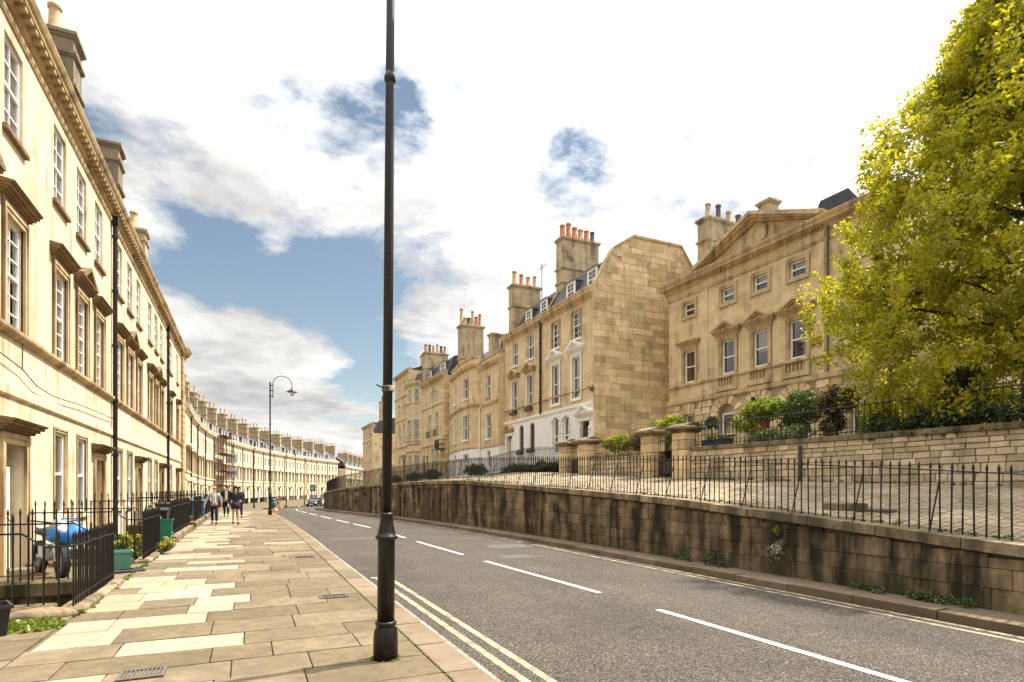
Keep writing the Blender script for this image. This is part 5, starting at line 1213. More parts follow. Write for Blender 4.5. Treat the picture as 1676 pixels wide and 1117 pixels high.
# weeds on and below the retaining wall
fl = thing('wall_flowers', 'clump of small white daisies growing out of the retaining wall', 'flowers', (9.13, 7.9, .55)); cl = blob((0, 0, .08), (.07, .2, .26), 34, .06, .2); leaves('foliage', 'leaf_mid', fl, cl, 14, .035); leaves('blossom', 'petal_white', fl, [(x - .05, y, z - .03, .07) for x, y, z, r in cl], 7, .022, up=.2)
leaves('upper_leaves', 'leaf_bright', fl, blob((0, .05, .40), (.05, .09, .12), 10, .04), 14, .05)
for k, (Y, n, sz) in enumerate([(9.4, 22, .13), (10.4, 8, .07), (6.1, 16, .08), (5.2, 20, .08), (4.9, 14, .09)]):
    w = thing('weed', ['dark leafy weed at the foot of the wall, largest of them', 'small weed at the foot of the wall left of the large dark one', 'low green weed on the footway right of the daisies', 'straggling weed at the foot of the wall near the right edge', 'weed clump closest to the right edge on the footway'][k], 'weed', (9.08, Y, .1)); leaves('foliage', 'leaf_dark' if k == 0 else 'leaf_mid', w, [(random.uniform(-.12, .02), random.uniform(-.3, .3), random.uniform(.02, .3 if k == 0 else .12), sz*.7) for _ in range(n)], 18, .045)

# ------------------------------------------------------------------ the tree
tr = thing('leafy_tree', 'large leafy tree with fresh yellow green foliage on the right', 'tree', (17.4, 7.5, 3.0))
CR = [(3.3, 3.0), (3.9, 3.9), (4.8, 4.35), (6.2, 4.6), (7.5, 4.65), (8.7, 4.35), (10.6, 3.35), (11.8, 2.55), (12.7, 2.0), (13.5, 1.5), (14.8, .8), (15.8, .2)]
m = MB(); m.path([(0, 0, -.2), (.05, .03, 1.6), (-.05, .1, 3.4), (.05, 0, 6), (.1, .1, 9), (0, 0, 12)], [.34, .27, .22, .17, .10, .03], 12); m.build('trunk', 'bark', tr, True)
clumps = []; limb = MB()
for k in range(62):
    z0 = random.uniform(1.2, 10.2); a = random.uniform(0, 2*math.pi); zt = min(z0 + random.uniform(.6, 2.6), 12.4); rr = lerp_table(CR, zt + 3) * random.uniform(.72, .99)
    p0 = Vector((0, 0, z0)); p3 = Vector((rr*math.cos(a), rr*math.sin(a), zt)); p1 = p0.lerp(p3, .35) + Vector((0, 0, .35)); p2 = p0.lerp(p3, .7) + Vector((random.uniform(-.3, .3), random.uniform(-.3, .3), .3))
    limb.path([p0, p1, p2, p3], [.075, .05, .03, .008], 6)
    for j in range(9):
        f = random.uniform(.25, 1.0); q = p0.lerp(p3, f); d = Vector((random.gauss(0, 1), random.gauss(0, 1), random.gauss(-.1, .7))).normalized() * random.uniform(.5, 1.3); e = q + d
        if math.hypot(e.x, e.y) > lerp_table(CR, e.z + 3) * 1.02: continue
        limb.path([q, q.lerp(e, .5) + Vector((0, 0, .12)), e], [.016, .011, .004], 4)
        for i in range(3): g = q.lerp(e, .5 + .25*i) ; clumps.append((g.x, g.y, g.z, random.uniform(.22, .42)))
for _ in range(2500):
    z = 3.4 + 12.2 * random.random() ** 1.15; a = random.uniform(0, 2*math.pi); rr = lerp_table(CR, z); bump_ = 1 + .10*math.sin(a*5 + z*1.3) + .07*math.sin(a*9 - z*2.1)
    f = (random.random() ** .38) * bump_; clumps.append((rr*f*math.cos(a), rr*f*math.sin(a), z - 3 + random.uniform(-.2, .2), random.uniform(.16, .40)))
limb.build('limbs', 'bark', tr)
big = [c for c in clumps]; leaves('crown', 'leaf_tree', tr, big, 54, .108, up=.5)
sp = []
for _ in range(210):
    z = random.uniform(3.6, 15); a = random.uniform(0, 2*math.pi); rr = lerp_table(CR, z) * random.uniform(1.0, 1.14)
    for j in range(3): sp.append((rr*math.cos(a)*(1 - .02*j), rr*math.sin(a)*(1 - .02*j), z - 3 - .12*j, .10))
leaves('outer_sprays', 'leaf_tree', tr, sp, 9, .105)

# ------------------------------------------------------------------ forecourts and railings of the near terrace
AREAS = [(9.5, 12.04), (15.2, 17.9), (20.4, 26.4), (28.6, 33.4), (35.4, 40.6), (42.6, 46.8)]
fc = tag(MB().add([], []).build('forecourt', 'paving_bed'), kind='structure')
edges = [2.0] + [v for a in AREAS for v in a] + [48.0]
for k in range(len(edges) - 1):
    a, b = edges[k], edges[k+1]
    if k % 2 == 0:
        y = a
        while y < b - .05:
            d = min(random.uniform(.6, .95), b - y); x = -4.19
            while x < -2.08:
                w = min(random.uniform(.6, 1.1), -2.06 - x); o = ob('paving_slab', unit_stone('paving', .012), fc); o.location = (x + w/2, y + d/2, .045 + random.uniform(-.004, .004)); o.scale = (w - .012, d - .012, .1); x += w
            y += d
    else:
        m = MB(); m.quad((-4.2, a, -1.4), (-2.0, a, -1.4), (-2.0, b, -1.4), (-4.2, b, -1.4)); m.quad((-2.06, a, -1.4), (-2.06, b, -1.4), (-2.06, b, .06), (-2.06, a, .06)); m.quad((-4.2, a, -1.4), (-2.0, a, -1.4), (-2.0, a, .06), (-4.2, a, .06)); m.quad((-4.2, b, -1.4), (-2.0, b, -1.4), (-2.0, b, .06), (-4.2, b, .06)); m.build('basement_area', 'retaining_stone', fc)
anames = ['nearest', 'second', 'third', 'fourth', 'fifth', 'last']
for k, (a, b) in enumerate(AREAS):
    hgt = 1.10 if k != 0 else 1.02
    g = thing('area_railing', f'black spear-topped railing round the {anames[k]} basement area on the left pavement', 'railing', (-2.12, a, .1), 0, 'basement area railings')
    L = b - a; z0 = .06 if k < 2 else .20; n = int(L/.125); bm1 = spear(hgt, .0125, .11); bm2 = spear(hgt + .20, .0125, .12)
    for i in range(n + 1): ob('bar', bm1, g, T((0, L*i/n, z0)) @ Matrix.Rotation(.015*math.sin(i*2.3), 4, 'X'))
    for yy in (0, L):
        for i in range(1, 13): ob('bar', bm2 if i > 2 else bm1, g, T((-2.0*i/12.5, yy, z0 + .05*min(i, 3)/3)))
        m = MB(); m.path([(0, yy, z0 + hgt - .20), (-.30, yy, z0 + hgt - .20), (-.55, yy, z0 + hgt - .02), (-2.05, yy, z0 + hgt - .02)], .014, 6); m.build('return_rail', 'iron', g)
    pts = [(.0, L*i/10, z0 + hgt - .20 + .012*math.sin(i*1.9 + k)) for i in range(11)]; m = MB(); m.path(pts, .016, 6); m.build('hand_rail', 'iron', g); m = MB(); m.tube((0, 0, z0 + .12), (0, L, z0 + .12), .013, n=6); m.build('bottom_rail', 'iron', g)
    y = -.12
    while y < L + .05:
        w = min(random.uniform(.7, 1.3), L + .12 - y); hh = .16 if k < 2 else .30; m = MB(); m.cbox(-.17, .15, y, y + w - .01, -.12, hh - .09 + random.uniform(-.01, .01), .03); m.build('plinth_stone', 'coping', g); y += w
    for yy in (0, L):
        m = MB(); m.cbox(-2.05, -.19, yy - .16, yy + .16, -.14, z0 + .06, .03); m.build('return_plinth', 'retaining_stone', g)
# worn kerb boulder and grass at the near corner
m = MB(); m.ball((0, 0, 0), (.52, .17, .13), 20, 12); bo = thing('worn_kerb_stone', 'rounded mossy kerb stone at the corner of the nearest railing', 'stone', (-2.55, 9.22, .12), .12)
for i, v in enumerate(m.v):
    m.v[i] = (v[0] + .03*math.sin(v[1]*30 + v[0]*5), v[1]*(1 + .25*math.sin(v[0]*7)), max(-.14, min(v[2], .085 + .02*math.sin(v[0]*9))))
m.build('block', 'coping', bo, True)
cl = [(random.uniform(-3.1, -2.05), random.uniform(8.35, 9.1), .10, .06) for _ in range(150)]
tag(leaves('grass', 'leaf_grass', None, cl, 26, .055, flat=.3, up=.1), 'patch of short green grass by the mossy kerb stone', 'grass', kind='stuff')
cl = [(-2.02 + random.uniform(-.06, .08), random.uniform(9.3, 34), .105, .04) for _ in range(160)] + [(random.uniform(-4.1, -3.2), random.uniform(12.1, 12.5), .13, .07) for _ in range(50)]
tag(leaves('edge_weeds', 'leaf_grass', None, cl, 20, .05, flat=.3), 'line of weeds along the foot of the left railings', 'weeds', kind='stuff')
def flower_clump(label, x, y, n=40, h=.4):
    s = thing('yellow_flowers', label, 'flowers', (x, y, .1)); cl = blob((0, 0, h*.6), (.24, .24, h*.6), n, .07); leaves('foliage', 'leaf_mid', s, cl, 18, .05); leaves('blossom', 'leaf_yellow', s, [(a, b, c + .08, .07) for a, b, c, r in cl[:n//2]], 14, .045, up=.8)
flower_clump('yellow flowers behind the second railing, nearest the teal box', -2.55, 15.6, 46, .55); flower_clump('small yellow flower clump on the pavement at the foot of the second railing', -1.90, 16.9, 26, .34); flower_clump('yellow flowers deeper inside the second railing', -2.5, 16.6, 36, .45)

# bins and boxes
def crate(label, x, y, z, mat, w=.42, d=.34, h=.34, lid=None, rz=0, group='recycling boxes'):
    c = thing('recycling_box', label, 'box', (x, y, z), rz, group); m = MB()
    m.add([(-w*.42, -d*.42, 0), (w*.42, -d*.42, 0), (w*.42, d*.42, 0), (-w*.42, d*.42, 0), (-w/2, -d/2, h), (w/2, -d/2, h), (w/2, d/2, h), (-w/2, d/2, h)], [(3,2,1,0), (0,1,5,4), (1,2,6,5), (2,3,7,6), (3,0,4,7)])
    m.add([(-w*.40, -d*.40, .02), (w*.40, -d*.40, .02), (w*.40, d*.40, .02), (-w*.40, d*.40, .02), (-w*.47, -d*.47, h), (w*.47, -d*.47, h), (w*.47, d*.47, h), (-w*.47, d*.47, h)], [(0,1,2,3), (4,5,1,0), (5,6,2,1), (6,7,3,2), (7,4,0,3)]); m.build('tub', mat, c, recalc=False)
    m = MB()
    for a, b in (((-w/2-.02, -d/2-.02), (w/2+.02, -d/2+.01)), ((-w/2-.02, d/2-.01), (w/2+.02, d/2+.02)), ((-w/2-.02, -d/2+.01), (-w/2+.01, d/2-.01)), ((w/2-.01, -d/2+.01), (w/2+.02, d/2-.01))): m.box(a[0], b[0], a[1], b[1], h - .035, h + .004)
    m.build('rim', mat, c)
    if lid: m = MB(); m.cbox(-w/2 - .03, w/2 + .03, -d/2 - .03, d/2 + .03, h + .006, h + .05, .012); m.build('lid', lid, c)
    return c
crate('teal recycling box on the ground between the first two railings', -2.42, 14.35, .1, 'teal_plastic', .44, .36, .36, rz=.2)
crate('lower green recycling box of the stack in front of the third railing', -2.22, 19.35, .1, 'green_plastic', .46, .40, .38); crate('upper green recycling box of the stack in front of the third railing', -2.20, 19.37, .485, 'green_plastic', .47, .40, .38, rz=.06)
crate('green recycling box lying deeper in the third forecourt', -3.3, 19.2, .1, 'green_plastic', .45, .38, .36); crate('black recycling box lying at the bottom left corner of the picture', -2.72, 8.35, .10, 'black_plastic', .5, .4, .34, rz=.4)
bl = thing('flat_black_lid', 'flat black lid lying on the pavement beside the teal box', 'lid', (-2.2, 13.75, .102), .3); m = MB(); m.cbox(-.3, .3, -.22, .22, 0, .035, .012); m.build('plate', 'black_plastic', bl); m = MB(); m.cbox(-.1, .1, -.03, .03, .036, .06, .006); m.build('grip', 'black_plastic', bl)
def wheelie(label, x, y, mat, z=.1, rz=0.0):
    c = thing('wheelie_bin', label, 'bin', (x, y, z), rz, 'wheelie bins'); m = MB(); m.add([(-.22, -.26, .06), (.22, -.26, .06), (.22, .22, .06), (-.22, .22, .06), (-.28, -.34, .98), (.28, -.34, .98), (.28, .30, .98), (-.28, .30, .98)], [(3,2,1,0), (4,5,6,7), (0,1,5,4), (1,2,6,5), (2,3,7,6), (3,0,4,7)]); m.build('body', mat, c)
    m = MB(); m.prism([(-.38, .985), (-.38, 1.02), (-.1, 1.09), (.30, 1.08), (.34, .985)], -.30, .30, 'x'); m.build('lid', mat, c)
    for s in (-1, 1): m = MB(); m.tube((s*.22, .24, .10), (s*.28, .24, .10), .10, n=14); m.build('wheel', 'tyre', c)
    m = MB(); m.tube((-.22, .37, 1.0), (.22, .37, 1.0), .018, n=6); m.build('handle', mat, c); m = MB(); m.box(-.13, .13, -.335, -.318, .74, .84); m.build('label_plate', 'white_paint', c)
wheelie('black wheelie bin with white label beside the stacked green boxes', -2.42, 20.0, 'black_plastic')
wheelie('black wheelie bin in the gap before the fourth railing', -2.45, 27.0, 'black_plastic'); wheelie('second black wheelie bin in the gap before the fourth railing', -3.1, 27.7, 'black_plastic')
wheelie('blue wheelie bin beside the walking couple', -2.3, 34.2, 'blue_plastic'); wheelie('black wheelie bin just behind the blue one', -2.9, 34.8, 'black_plastic'); wheelie('black wheelie bin before the last railing', -2.5, 41.5, 'black_plastic')

# parked motorcycle with a blue bag on it
mc = thing('motorcycle', 'parked black and silver motorcycle behind the nearest railing', 'motorcycle', (-3.45, 13.85, .1), R(28)); 
for nm, yy in (('front_wheel', -.68), ('rear_wheel', .66)):
    m = MB(); n = 20
    for i in range(n):
        a0, a1 = 2*math.pi*i/n, 2*math.pi*(i+1)/n; m.prism([(yy + r*math.cos(a), .31 + r*math.sin(a)) for r, a in ((.22, a0), (.22, a1), (.31, a1), (.31, a0))], -.055, .055, 'x')
    w = m.build(nm, 'tyre', mc); m = MB()
    for i in range(5): a = 2*math.pi*i/5; m.tube((0, yy, .31), (0, yy + .23*math.cos(a), .31 + .23*math.sin(a)), .018, n=5)
    m.tube((-.06, yy, .31), (.06, yy, .31), .045, n=8); m.build('rim', 'grey_plastic', w)
m = MB(); m.cbox(-.13, .13, -.22, .32, .28, .58, .05); m.build('engine', 'grey_plastic', mc); m = MB(); m.ball((0, -.12, .80), (.15, .30, .14), 14, 8); m.build('tank', 'car_black', mc, True)
m = MB(); m.ball((0, .38, .80), (.14, .40, .075), 14, 8); m.build('seat', 'tyre', mc, True); m = MB(); m.ball((0, -.56, .86), (.18, .18, .24), 14, 10); m.build('fairing', 'grey_plastic', mc, True); m = MB(); m.ball((0, -.70, .88), (.10, .07, .10), 12, 8); m.build('headlight', 'lamp_clear', mc, True)
m = MB(); m.tube((-.10, -.70, .31), (-.08, -.48, .98), .024, n=7); m.tube((.10, -.70, .31), (.08, -.48, .98), .024, n=7); m.build('forks', 'chrome', mc); m = MB(); m.path([(-.38, -.36, 1.06), (-.15, -.46, 1.02), (.15, -.46, 1.02), (.38, -.36, 1.06)], .016, 6); m.build('handlebar', 'iron', mc)
m = MB(); m.tube((.16, .0, .30), (.20, .62, .42), .05, .06, 10); m.build('exhaust', 'chrome', mc); m = MB(); m.path([(0, -.3, .62), (0, .2, .68), (0, .9, .84)], .035, 6); m.build('frame', 'iron', mc)
bag = thing('blue_bag', 'crumpled bright blue bag lying over the parked motorcycle', 'bag', (-3.05, 13.35, .72), .2); m = MB(); m.ball((0, 0, .16), (.34, .2, .2), 18, 12)
m.v = [(x*(1 + .12*math.sin(z*31 + y*17)), y*(1 + .2*math.sin(x*23)), z + .03*math.sin(x*19 + y*11)) for x, y, z in m.v]; m.build('sack', 'blue_cloth', bag, True); m = MB(); m.path([(-.2, 0, .32), (-.1, -.03, .47), (.1, -.03, .47), (.2, 0, .32)], .012, 6); m.build('strap', 'blue_cloth', bag)

# ------------------------------------------------------------------ street lamps
def street_lamp(label):
    l = thing('street_lamp', label, 'lamp', group='swan-neck street lamps')
    m = MB(); m.lathe([(.118, 0), (.118, .20), (.112, .27), (.092, .31), (.088, .325), (.102, .335), (.102, .36), (.088, .37)], 28); m.build('base', 'lamp_paint', l, True)
    m = MB(); m.lathe([(.083, .36), (.083, 1.16), (.085, 1.17)], 28); m.build('lower_column', 'lamp_paint', l, True)
    m = MB(); m.lathe([(.085, 1.155), (.105, 1.165), (.108, 1.18), (.102, 1.195), (.088, 1.205), (.082, 1.24), (.066, 1.31), (.060, 1.37), (.064, 1.385), (.066, 1.40), (.060, 1.415), (.05, 1.42)], 28); m.build('collar', 'lamp_paint', l, True)
    m = MB(); m.lathe([(.047, 1.41), (.046, 4), (.043, 5.62), (.043, 8.3), (.02, 8.36)], 20); m.build('shaft', 'lamp_paint', l, True)
    m = MB(); m.lathe([(.044, 5.60), (.055, 5.62), (.058, 5.65), (.05, 5.68), (.044, 5.70)], 20); m.build('shaft_ring', 'lamp_paint', l, True)
    m = MB(); m.tube((.16, 0, 7.35), (.16, 0, 8.2), .024, n=10); n = 16
    pts = [(.16 + .56 - .56*math.cos(math.pi*k/n), 0, 8.2 + .56*math.sin(math.pi*k/n)) for k in range(n + 1)] + [(1.28, 0, 8.05)]; m.path(pts, .022, 10); m.build('swan_neck', 'lamp_paint', l, True)
    m = MB(); 
    for z in (7.45, 7.8, 8.12): m.box(-.05, .19, -.02, .02, z - .03, z + .03)
    m.build('bracket', 'lamp_paint', l); m = MB(); m.lathe([(.03, 8.08), (.06, 8.0), (.07, 7.93), (.19, 7.9), (.20, 7.86), (.33, 7.80), (.335, 7.78), (.19, 7.80)], 24, (1.28, 0, 0)); lh = m.build('lantern_hood', 'lamp_paint', l, True)
    m = MB(); m.lathe([(.17, 7.79), (.165, 7.72), (.10, 7.57), (.03, 7.51)], 20, (1.28, 0, 0)); m.build('lantern_bowl', 'lantern_glass', lh, True)
    m = MB(); m.box(-.012, .012, -.0875, -.06, .55, .95); m.build('access_door', 'lamp_paint', l)
    return l
sl = street_lamp('nearest black street lamp, its tall post crossing the whole picture'); sl.location = (1.22, 5.64, .098); sl.rotation_euler = (0, R(.45), 0)
for k, (x, y, lb) in enumerate([(1.29, 39.4, 'black swan-neck street lamp beyond the walking couple, its lantern hanging over the road'), (.75, 80.0, 'third black street lamp, thin post left of the swan-neck lamp'), (5.2, 92, 'far street lamp in front of the crescent'), (9.2, 109, 'farthest street lamp, near the green road sign')]):
    c = copy_tree(sl); c.location = (x, y, gz(y) + .1); c.rotation_euler = (0, 0, 0); c['label'] = lb
cb = thing('cable_clip', 'small pale clip with a stub of wire on the nearest lamp post', 'clip', (1.24, 5.64, 2.72), R(24)); m = MB(); m.lathe([(.052, -.03), (.056, -.02), (.056, .02), (.052, .03)], 16); m.build('band', 'cast_iron_cover', cb); m = MB(); m.cbox(-.02, .03, -.085, -.05, -.025, .02, .005); m.build('block', 'curtain', cb); m = MB(); m.path([(-.03, -.05, 0), (-.12, -.06, -.005), (-.17, -.06, .012)], .007, 5); m.build('wire', 'iron', cb)

# ------------------------------------------------------------------ people
def skin_mesh(name, joints, edges, mat, parent, sub=2):
    me = bpy.data.meshes.new(name); me.from_pydata([j[:3] for j in joints], edges, []); me.materials.append(MATS[mat]); o = ob(name, me, parent)
    md = o.modifiers.new('skin', 'SKIN'); md.use_smooth_shade = True
    for v, j in zip(me.skin_vertices[0].data, joints): r = j[3]; v.radius = r if isinstance(r, tuple) else (r, r)
    me.skin_vertices[0].data[0].use_root = True
    s = o.modifiers.new('sub', 'SUBSURF'); s.levels = sub; s.render_levels = sub; return o
def person(label, x, y, z, rz, H=1.72, stride=.16, top='cloth_grey', trousers='cloth_navy', hair='hair_grey', hairlong=False, bare=False, skinm='skin', coat=False, glasses=False, open_front=None, arms=(0.0, 0.0)):
    p = thing('person', label, 'person', (x, y, z), rz); k = H / 1.72; p.scale = (k, k, k); s = stride
    J = [(0, 0, .93, .12), (0, 0, 1.12, .11), (0, -.01, 1.34, (.15, .10)), (0, 0, 1.47, .055), (0, -.02, 1.53, .055), (0, -.03, 1.63, (.072, .09))]; Ed = [(0, 1), (1, 2), (2, 3), (3, 4), (4, 5)]
    for i, sd in enumerate((-1, 1)):
        b = len(J); st = s * sd; aw = arms[i]
        J += [(sd*.09, 0, .86, .09), (sd*.10, -.03 - st*.5, .49, .055), (sd*.10, .03 - st, .10, .04), (sd*.10, -.12 - st, .05, .04)]; Ed += [(0, b), (b, b+1), (b+1, b+2), (b+2, b+3)]
        b = len(J); J += [(sd*.18, 0, 1.40, .055), (sd*(.25 + aw*.5), .02 + st*.4, 1.13, .042), (sd*(.26 + aw), -.05 + st*.8, .90, .03), (sd*(.26 + aw), -.08 + st*.9, .82, (.035, .02))]; Ed += [(2, b), (b, b+1), (b+1, b+2), (b+2, b+3)]
        for q in range(4): J += [(sd*(.26 + aw) + (q - 1.5)*.014, -.09 + st*.9, .75 + abs(q - 1.4)*.01, .009)]; Ed += [(b+3, len(J)-1)]
        J += [(sd*(.26 + aw) - sd*.01, -.125 + st*.9, .80, .009)]; Ed += [(b+3, len(J)-1)]
    skin_mesh('body', J, Ed, skinm, p, 1)
    # clothes over the body
    q = 1.16; C = [(0, 0, .95, .14), (0, 0, 1.12, .135), (0, -.01, 1.33, (.175, .125)), (0, 0, 1.44, .08)]; E2 = [(0, 1), (1, 2), (2, 3)]
    if coat: C[0] = (0, 0, .80, (.20, .17)); 
    for i, sd in enumerate((-1, 1)):
        st = s * sd; aw = arms[i]; b = len(C); C += [(sd*.19, 0, 1.39, .075), (sd*(.255 + aw*.5), .02 + st*.4, 1.13, .062), (sd*(.265 + aw), -.045 + st*.75, .915, .048)]; E2 += [(2, b), (b, b+1), (b+1, b+2)]
    skin_mesh('jacket', C, E2, top, p, 2)
    if open_front: m = MB(); m.cbox(-.055, .075, -.165, -.12, .96, 1.40, .02); m.build('shirt', open_front, p)
    if not bare:
        Tm = [(0, 0, .95, .125)]; E3 = []
        for sd in (-1, 1): st = s*sd; b = len(Tm); Tm += [(sd*.09, 0, .84, .105), (sd*.10, -.03 - st*.5, .49, .075), (sd*.10, .03 - st, .13, .058)]; E3 += [(0, b), (b, b+1), (b+1, b+2)]
        skin_mesh('trousers', Tm, E3, trousers, p, 2)
    else:
        m = MB(); m.lathe([(.20, .70), (.195, .86), (.15, 1.0)], 14); m.build('skirt', top, p, True)
    for sd in (-1, 1):
        st = s*sd; m = MB(); m.ball((sd*.10, -.06 - st, .055), (.05, .135, .055), 10, 6); m.build('shoe', 'cloth_black', p, True)
    m = MB(); m.ball((0, -.015, 1.685), (.082, .10, .085), 14, 10); m.v = [(a, b + .03 if b < -.06 and c < 1.70 else b, c) for a, b, c in m.v]
    if hairlong: m.ball((0, .05, 1.58), (.115, .075, .17), 12, 10); m.ball((-.09, .0, 1.55), (.035, .05, .15), 8, 8); m.ball((.09, .0, 1.55), (.035, .05, .15), 8, 8)
    m.build('hair', hair, p, True)
    m = MB(); m.ball((0, -.125, 1.61), (.014, .024, .026), 8, 6); m.ball((0, -.112, 1.565), (.028, .012, .008), 8, 5); m.build('nose_and_mouth', skinm, p, True)
    if glasses: m = MB(); m.ball((-.034, -.112, 1.642), (.030, .014, .024), 8, 6); m.ball((.034, -.112, 1.642), (.030, .014, .024), 8, 6); m.build('sunglasses', 'cloth_black', p, True)
    else: m = MB(); m.ball((-.032, -.108, 1.642), .011, 8, 6); m.ball((.032, -.108, 1.642), .011, 8, 6); m.build('eyes', 'cloth_black', p, True)
    return p
person('person with short fair hair in a grey jacket and dark trousers, walking towards the camera', -1.40, 30.3, .1, R(-4), 1.70, .13, 'cloth_grey', 'cloth_navy', 'hair_grey', open_front='cloth_pale', skinm='skin', arms=(.14, .03))
person('person with long dark hair and sunglasses in a short black coat, bare legs', -.50, 29.9, .1, R(4), 1.75, .10, 'cloth_black', 'cloth_navy', 'hair_dark', True, True, 'skin_pale', True, True, arms=(.05, .08))
person('person in dark clothes partly hidden behind the bare-legged walker', -.42, 36.0, .1, R(8), 1.74, .12, 'cloth_navy', 'cloth_black', 'hair_dark')
person('person in black walking behind the couple, seen between them', -1.12, 37.6, .1, R(-6), 1.80, .12, 'cloth_black', 'cloth_black', 'hair_dark', open_front='cloth_pale')
person('distant person in a bright blue coat beside the litter bin', 2.9, 88.0, gz(88) + .1, R(20), 1.78, .10, 'cloth_blue', 'cloth_navy', 'hair_dark')
person('distant person in dark red walking in front of the crescent', 4.4, 99.0, gz(99) + .1, R(60), 1.72, .14, 'cloth_red', 'cloth_black', 'hair_dark')
person('distant person in white trousers walking in front of the crescent', 5.3, 99.6, gz(99) + .1, R(70), 1.70, .14, 'cloth_black', 'cloth_pale', 'hair_grey')
person('distant person left of two figures near the green sign', 12.4, 121, gz(121) + .1, R(30), 1.75, .1, 'cloth_red', 'cloth_black', 'hair_dark'); person('distant person right of two figures near the green sign', 14.2, 121.6, gz(121) + .1, R(10), 1.75, .1, 'cloth_red', 'cloth_pale', 'hair_dark')

# ------------------------------------------------------------------ cars, sign, cones, bin
def car(label, x, y, rz, paint):
    c = thing('hatchback_car', label, 'car', (x, y, gz(y)), rz, 'cars on the far bend')
    sec = [(-2.05, .80, .32, .52, .58), (-1.95, .84, .25, .70, .70), (-1.2, .88, .20, .92, .80), (-.75, .88, .20, .98, .84), (-.1, .88, .20, 1.00, .86), (.9, .88, .20, 1.02, .86), (1.7, .87, .22, 1.02, .84), (2.0, .83, .28, .90, .76), (2.06, .78, .34, .72, .70)]
    m = MB(); rings = []
    for yy, w, z0, z1, w2 in sec: rings.append([(-w*.92, yy, z0), (-w, yy, z0 + .15), (-w, yy, z1 - .22), (-w2, yy, z1), (w2, yy, z1), (w, yy, z1 - .22), (w, yy, z0 + .15), (w*.92, yy, z0)])
    for r in rings: m.v += r
    for i in range(len(rings) - 1):
        for k in range(8): m.f.append((i*8 + k, i*8 + (k+1) % 8, (i+1)*8 + (k+1) % 8, (i+1)*8 + k))
    m.f += [tuple(range(8)), tuple(range((len(rings)-1)*8, len(rings)*8))]; m.build('body', paint, c, True)
    m = MB(); m.add([(-.80, -.85, .97), (.80, -.85, .97), (.82, 1.85, .98), (-.82, 1.85, .98), (-.60, -.15, 1.44), (.60, -.15, 1.44), (.60, 1.35, 1.46), (-.60, 1.35, 1.46)], [(0,1,5,4), (1,2,6,5), (2,3,7,6), (3,0,4,7)]); m.build('windows', 'glass_far', c)
    m = MB(); m.prism([(-.30, 1.42), (-.05, 1.49), (1.2, 1.50), (1.42, 1.43)], -.62, .62, 'x'); 
    for s in (-1, 1):
        m.tube((s*.80, -.88, .97), (s*.60, -.15, 1.45), .035, n=5); m.tube((s*.82, 1.85, .98), (s*.60, 1.36, 1.45), .06, n=5); m.tube((s*.82, .55, .98), (s*.61, .55, 1.46), .04, n=5)
    m.build('roof', paint, c)
    for xx in (-.80, .80):
        for yy in (-1.28, 1.28): m = MB(); m.tube((xx - .1, yy, .31), (xx + .1, yy, .31), .31, n=18); w = m.build('wheel', 'tyre', c); m = MB(); m.tube((xx - .11, yy, .31), (xx + .11, yy, .31), .19, n=14); m.build('rim', 'grey_plastic', w)
    for s in (-1, 1): m = MB(); m.ball((s*.66, -1.96, .64), (.16, .10, .08), 10, 6); m.build('headlight', 'lamp_clear', c, True); m = MB(); m.box(s*.70 - .09, s*.70 + .09, 1.98, 2.07, .70, .92); m.build('tail_light', 'lamp_red', c); m = MB(); m.ball((s*.98, -.62, 1.0), (.10, .06, .07), 8, 6); m.build('mirror', paint, c, True)
    for yy in (-2.08, 2.08): m = MB(); m.box(-.26, .26, yy - .02, yy + .02, .40, .51); m.build('number_plate', 'white_paint', c)
    m = MB(); m.cbox(-.72, .72, -2.1, -2.0, .26, .40, .02); m.build('bumper', 'black_plastic', c)
    return c
car('black hatchback car on the far bend', 10.0, 100, R(-20), 'car_black'); car('white car on the far bend, right of the black one', 13.4, 107, R(-48), 'car_white'); car('dark grey car half hidden by the end of the retaining wall', 17.2, 112, R(-40), 'car_grey')
sg = thing('road_sign', 'dark green road sign on a post in front of the crescent', 'sign', (10.9, 112, gz(112) + .1), R(-8)); m = MB(); m.tube((0, 0, 0), (0, 0, 3.5), .05, n=8); m.build('post', 'grey_plastic', sg); m = MB(); m.cbox(-.5, .5, -.07, -.05, 2.45, 3.6, .008); b = m.build('plate', 'sign_green', sg)
for zz, w in ((3.2, .3), (2.95, .36), (2.7, .22)): m = MB(); m.box(-w, w*.7, -.078, -.0705, zz, zz + .09); m.build('white_line', 'white_paint', b)
def cone(label, x, y):
    c = thing('traffic_cone', label, 'cone', (x, y, gz(y) + .004), 0, 'orange traffic cones'); c.scale = (.8, .8, .75); m = MB(); m.cbox(-.2, .2, -.2, .2, 0, .035, .01); m.build('base', 'orange', c); m = MB(); m.lathe([(.14, .036), (.03, .5), (.02, .51)], 14); m.build('cone', 'orange', c, True); m = MB(); m.lathe([(.108, .20), (.08, .32)], 14); m.build('reflective_band', 'white_paint', c, True)
cone('orange traffic cone beside the second street lamp', 1.95, 46.0); cone('second orange cone just behind the first', 2.0, 49.5); cone('orange cone farther along the kerb, before the bend', 3.3, 66); cone('orange cone nearest the black car', 6.4, 84)
lb = thing('litter_bin', 'dark green litter bin beside the person in blue', 'bin', (3.2, 84.5, gz(84) + .1)); m = MB(); m.lathe([(.28, 0), (.30, .05), (.30, .95)], 18); m.build('drum', 'sign_green', lb, True); m = MB(); m.lathe([(.33, .95), (.33, 1.0), (.25, 1.15), (.02, 1.2)], 18); m.build('hood', 'sign_green', lb, True)

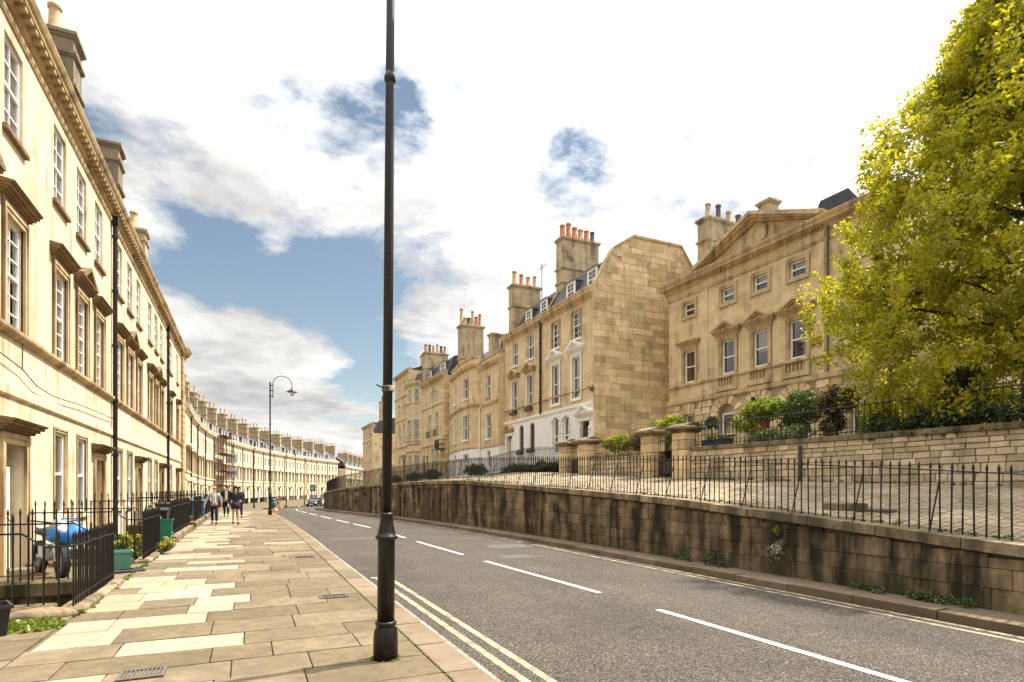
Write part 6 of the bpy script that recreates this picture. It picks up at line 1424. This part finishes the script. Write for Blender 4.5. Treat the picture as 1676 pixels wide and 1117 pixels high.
# ------------------------------------------------------------------ scaffolding with banners on the crescent
a, _ = CP.at(4.15 * CW); b, _ = CP.at(5.15 * CW); rz = math.atan2(b.y - a.y, b.x - a.x)
sc = thing('scaffolding', 'tube scaffolding with plank decks on the front of the crescent', 'scaffolding', (a.x, a.y, gz(a.y)), rz)
for xx in (.3, 2.7, 5.1, 7.5):
    for yy in (-.45, -1.75): m = MB(); m.tube((xx, yy, 0), (xx, yy, 12.9), .05, n=6); m.build('standard', 'scaffold_tube', sc)
for zz in (3.6, 6.0, 8.9, 11.9):
    for yy in (-.45, -1.75):
        m = MB(); m.tube((.0, yy, zz), (7.8, yy, zz), .045, n=6); m.tube((.0, yy, zz + 1.0), (7.8, yy, zz + 1.0), .035, n=6); m.build('ledger', 'scaffold_tube', sc)
    for k in range(5): m = MB(); m.box(.0, 7.8, -1.72 + k*.25, -1.72 + k*.25 + .235, zz + .05, zz + .10); m.build('plank', 'plank', sc)
    for xx in (.3, 2.7, 5.1, 7.5): m = MB(); m.tube((xx, -1.95, zz - .03), (xx, -.2, zz - .03), .04, n=6); m.build('transom', 'scaffold_tube', sc)
def text_mesh(txt, size, mat):
    cu = bpy.data.curves.new('lettering', 'FONT'); cu.body = txt; cu.size = size; cu.align_x = 'CENTER'; cu.extrude = .004; o = bpy.data.objects.new('tmp', cu); COL.objects.link(o); bpy.context.view_layer.update()
    me = bpy.data.meshes.new_from_object(o); bpy.data.objects.remove(o); me.materials.clear(); me.materials.append(MATS[mat]); return me
Mb = Matrix.Rotation(R(-90), 4, 'Z')
for lab, zz, pink in (('white banner with dark lettering hung above the pink one on the scaffolding', 7.6, False), ('pink and white banner hung below the lettered one on the scaffolding', 5.0, True)):
    bn = thing('banner', lab, 'banner', (a.x + math.cos(rz)*7.9 , a.y + math.sin(rz)*7.9, gz(a.y) + zz), 0.0); bn.location.x += 1.35; bn.rotation_euler = (0, 0, R(-8))
    m = MB(); m.cbox(-.9, .9, -.015, .015, 0, 1.75, .004); m.build('sheet', 'white_paint', bn)
    if pink: m = MB(); m.box(-.88, .88, -.021, -.0165, .55, 1.25); m.build('pink_band', 'banner_pink', bn)
    else:
        ob('lettering', text_mesh('PH', .95, 'banner_ink'), bn, T((0, -.02, .85)) @ Matrix.Rotation(R(90), 4, 'X')); m = MB(); m.box(-.85, .85, -.021, -.0165, .55, .62); m.build('underline', 'banner_ink', bn)
# pipe on the garden wall, loose stone on the raised pavement, cable on the near terrace
pp = thing('wall_pipe', 'dark vertical pipe on the rubble garden wall', 'pipe', (13.40, 10.9, 1.85)); m = MB(); m.tube((0, 0, 0), (0, 0, 1.05), .045, n=8); m.build('tube', 'water_stain_pipe', pp); m = MB(); m.tube((0, 0, .5), (0, 0, .58), .06, n=8); m.build('joint', 'water_stain_pipe', pp)
ls = thing('loose_kerb_stone', 'dark loose stone block lying on the raised pavement behind the railing', 'stone', (10.15, 7.35, uz(7.35) + .07), .2); m = MB(); m.cbox(-.12, .12, -.42, .28, 0, .17, .025); m.build('block', 'coping', ls); m = MB(); m.cbox(-.10, .10, -.9, -.44, -.02, .07, .02); m.build('fragment', 'coping', ls)
cbl = thing('facade_cable', 'thin black cable sagging across the front of the nearest left houses', 'cable', (-4.12, 9.3, 0)); m = MB(); m.path([(0, 0, 4.55), (0, 2.5, 4.38), (0, 4.8, 4.2), (0, 5.4, 4.15), (0, 6.3, 3.95), (0, 7.5, 3.9), (0, 10, 4.02), (0, 14.1, 4.1)], .012, 5); m.build('wire', 'iron', cbl); m = MB(); m.path([(0, 5.4, 4.15), (0, 5.42, 4.5), (0, 5.45, 4.68)], .010, 5); m.build('drop_wire', 'iron', cbl)
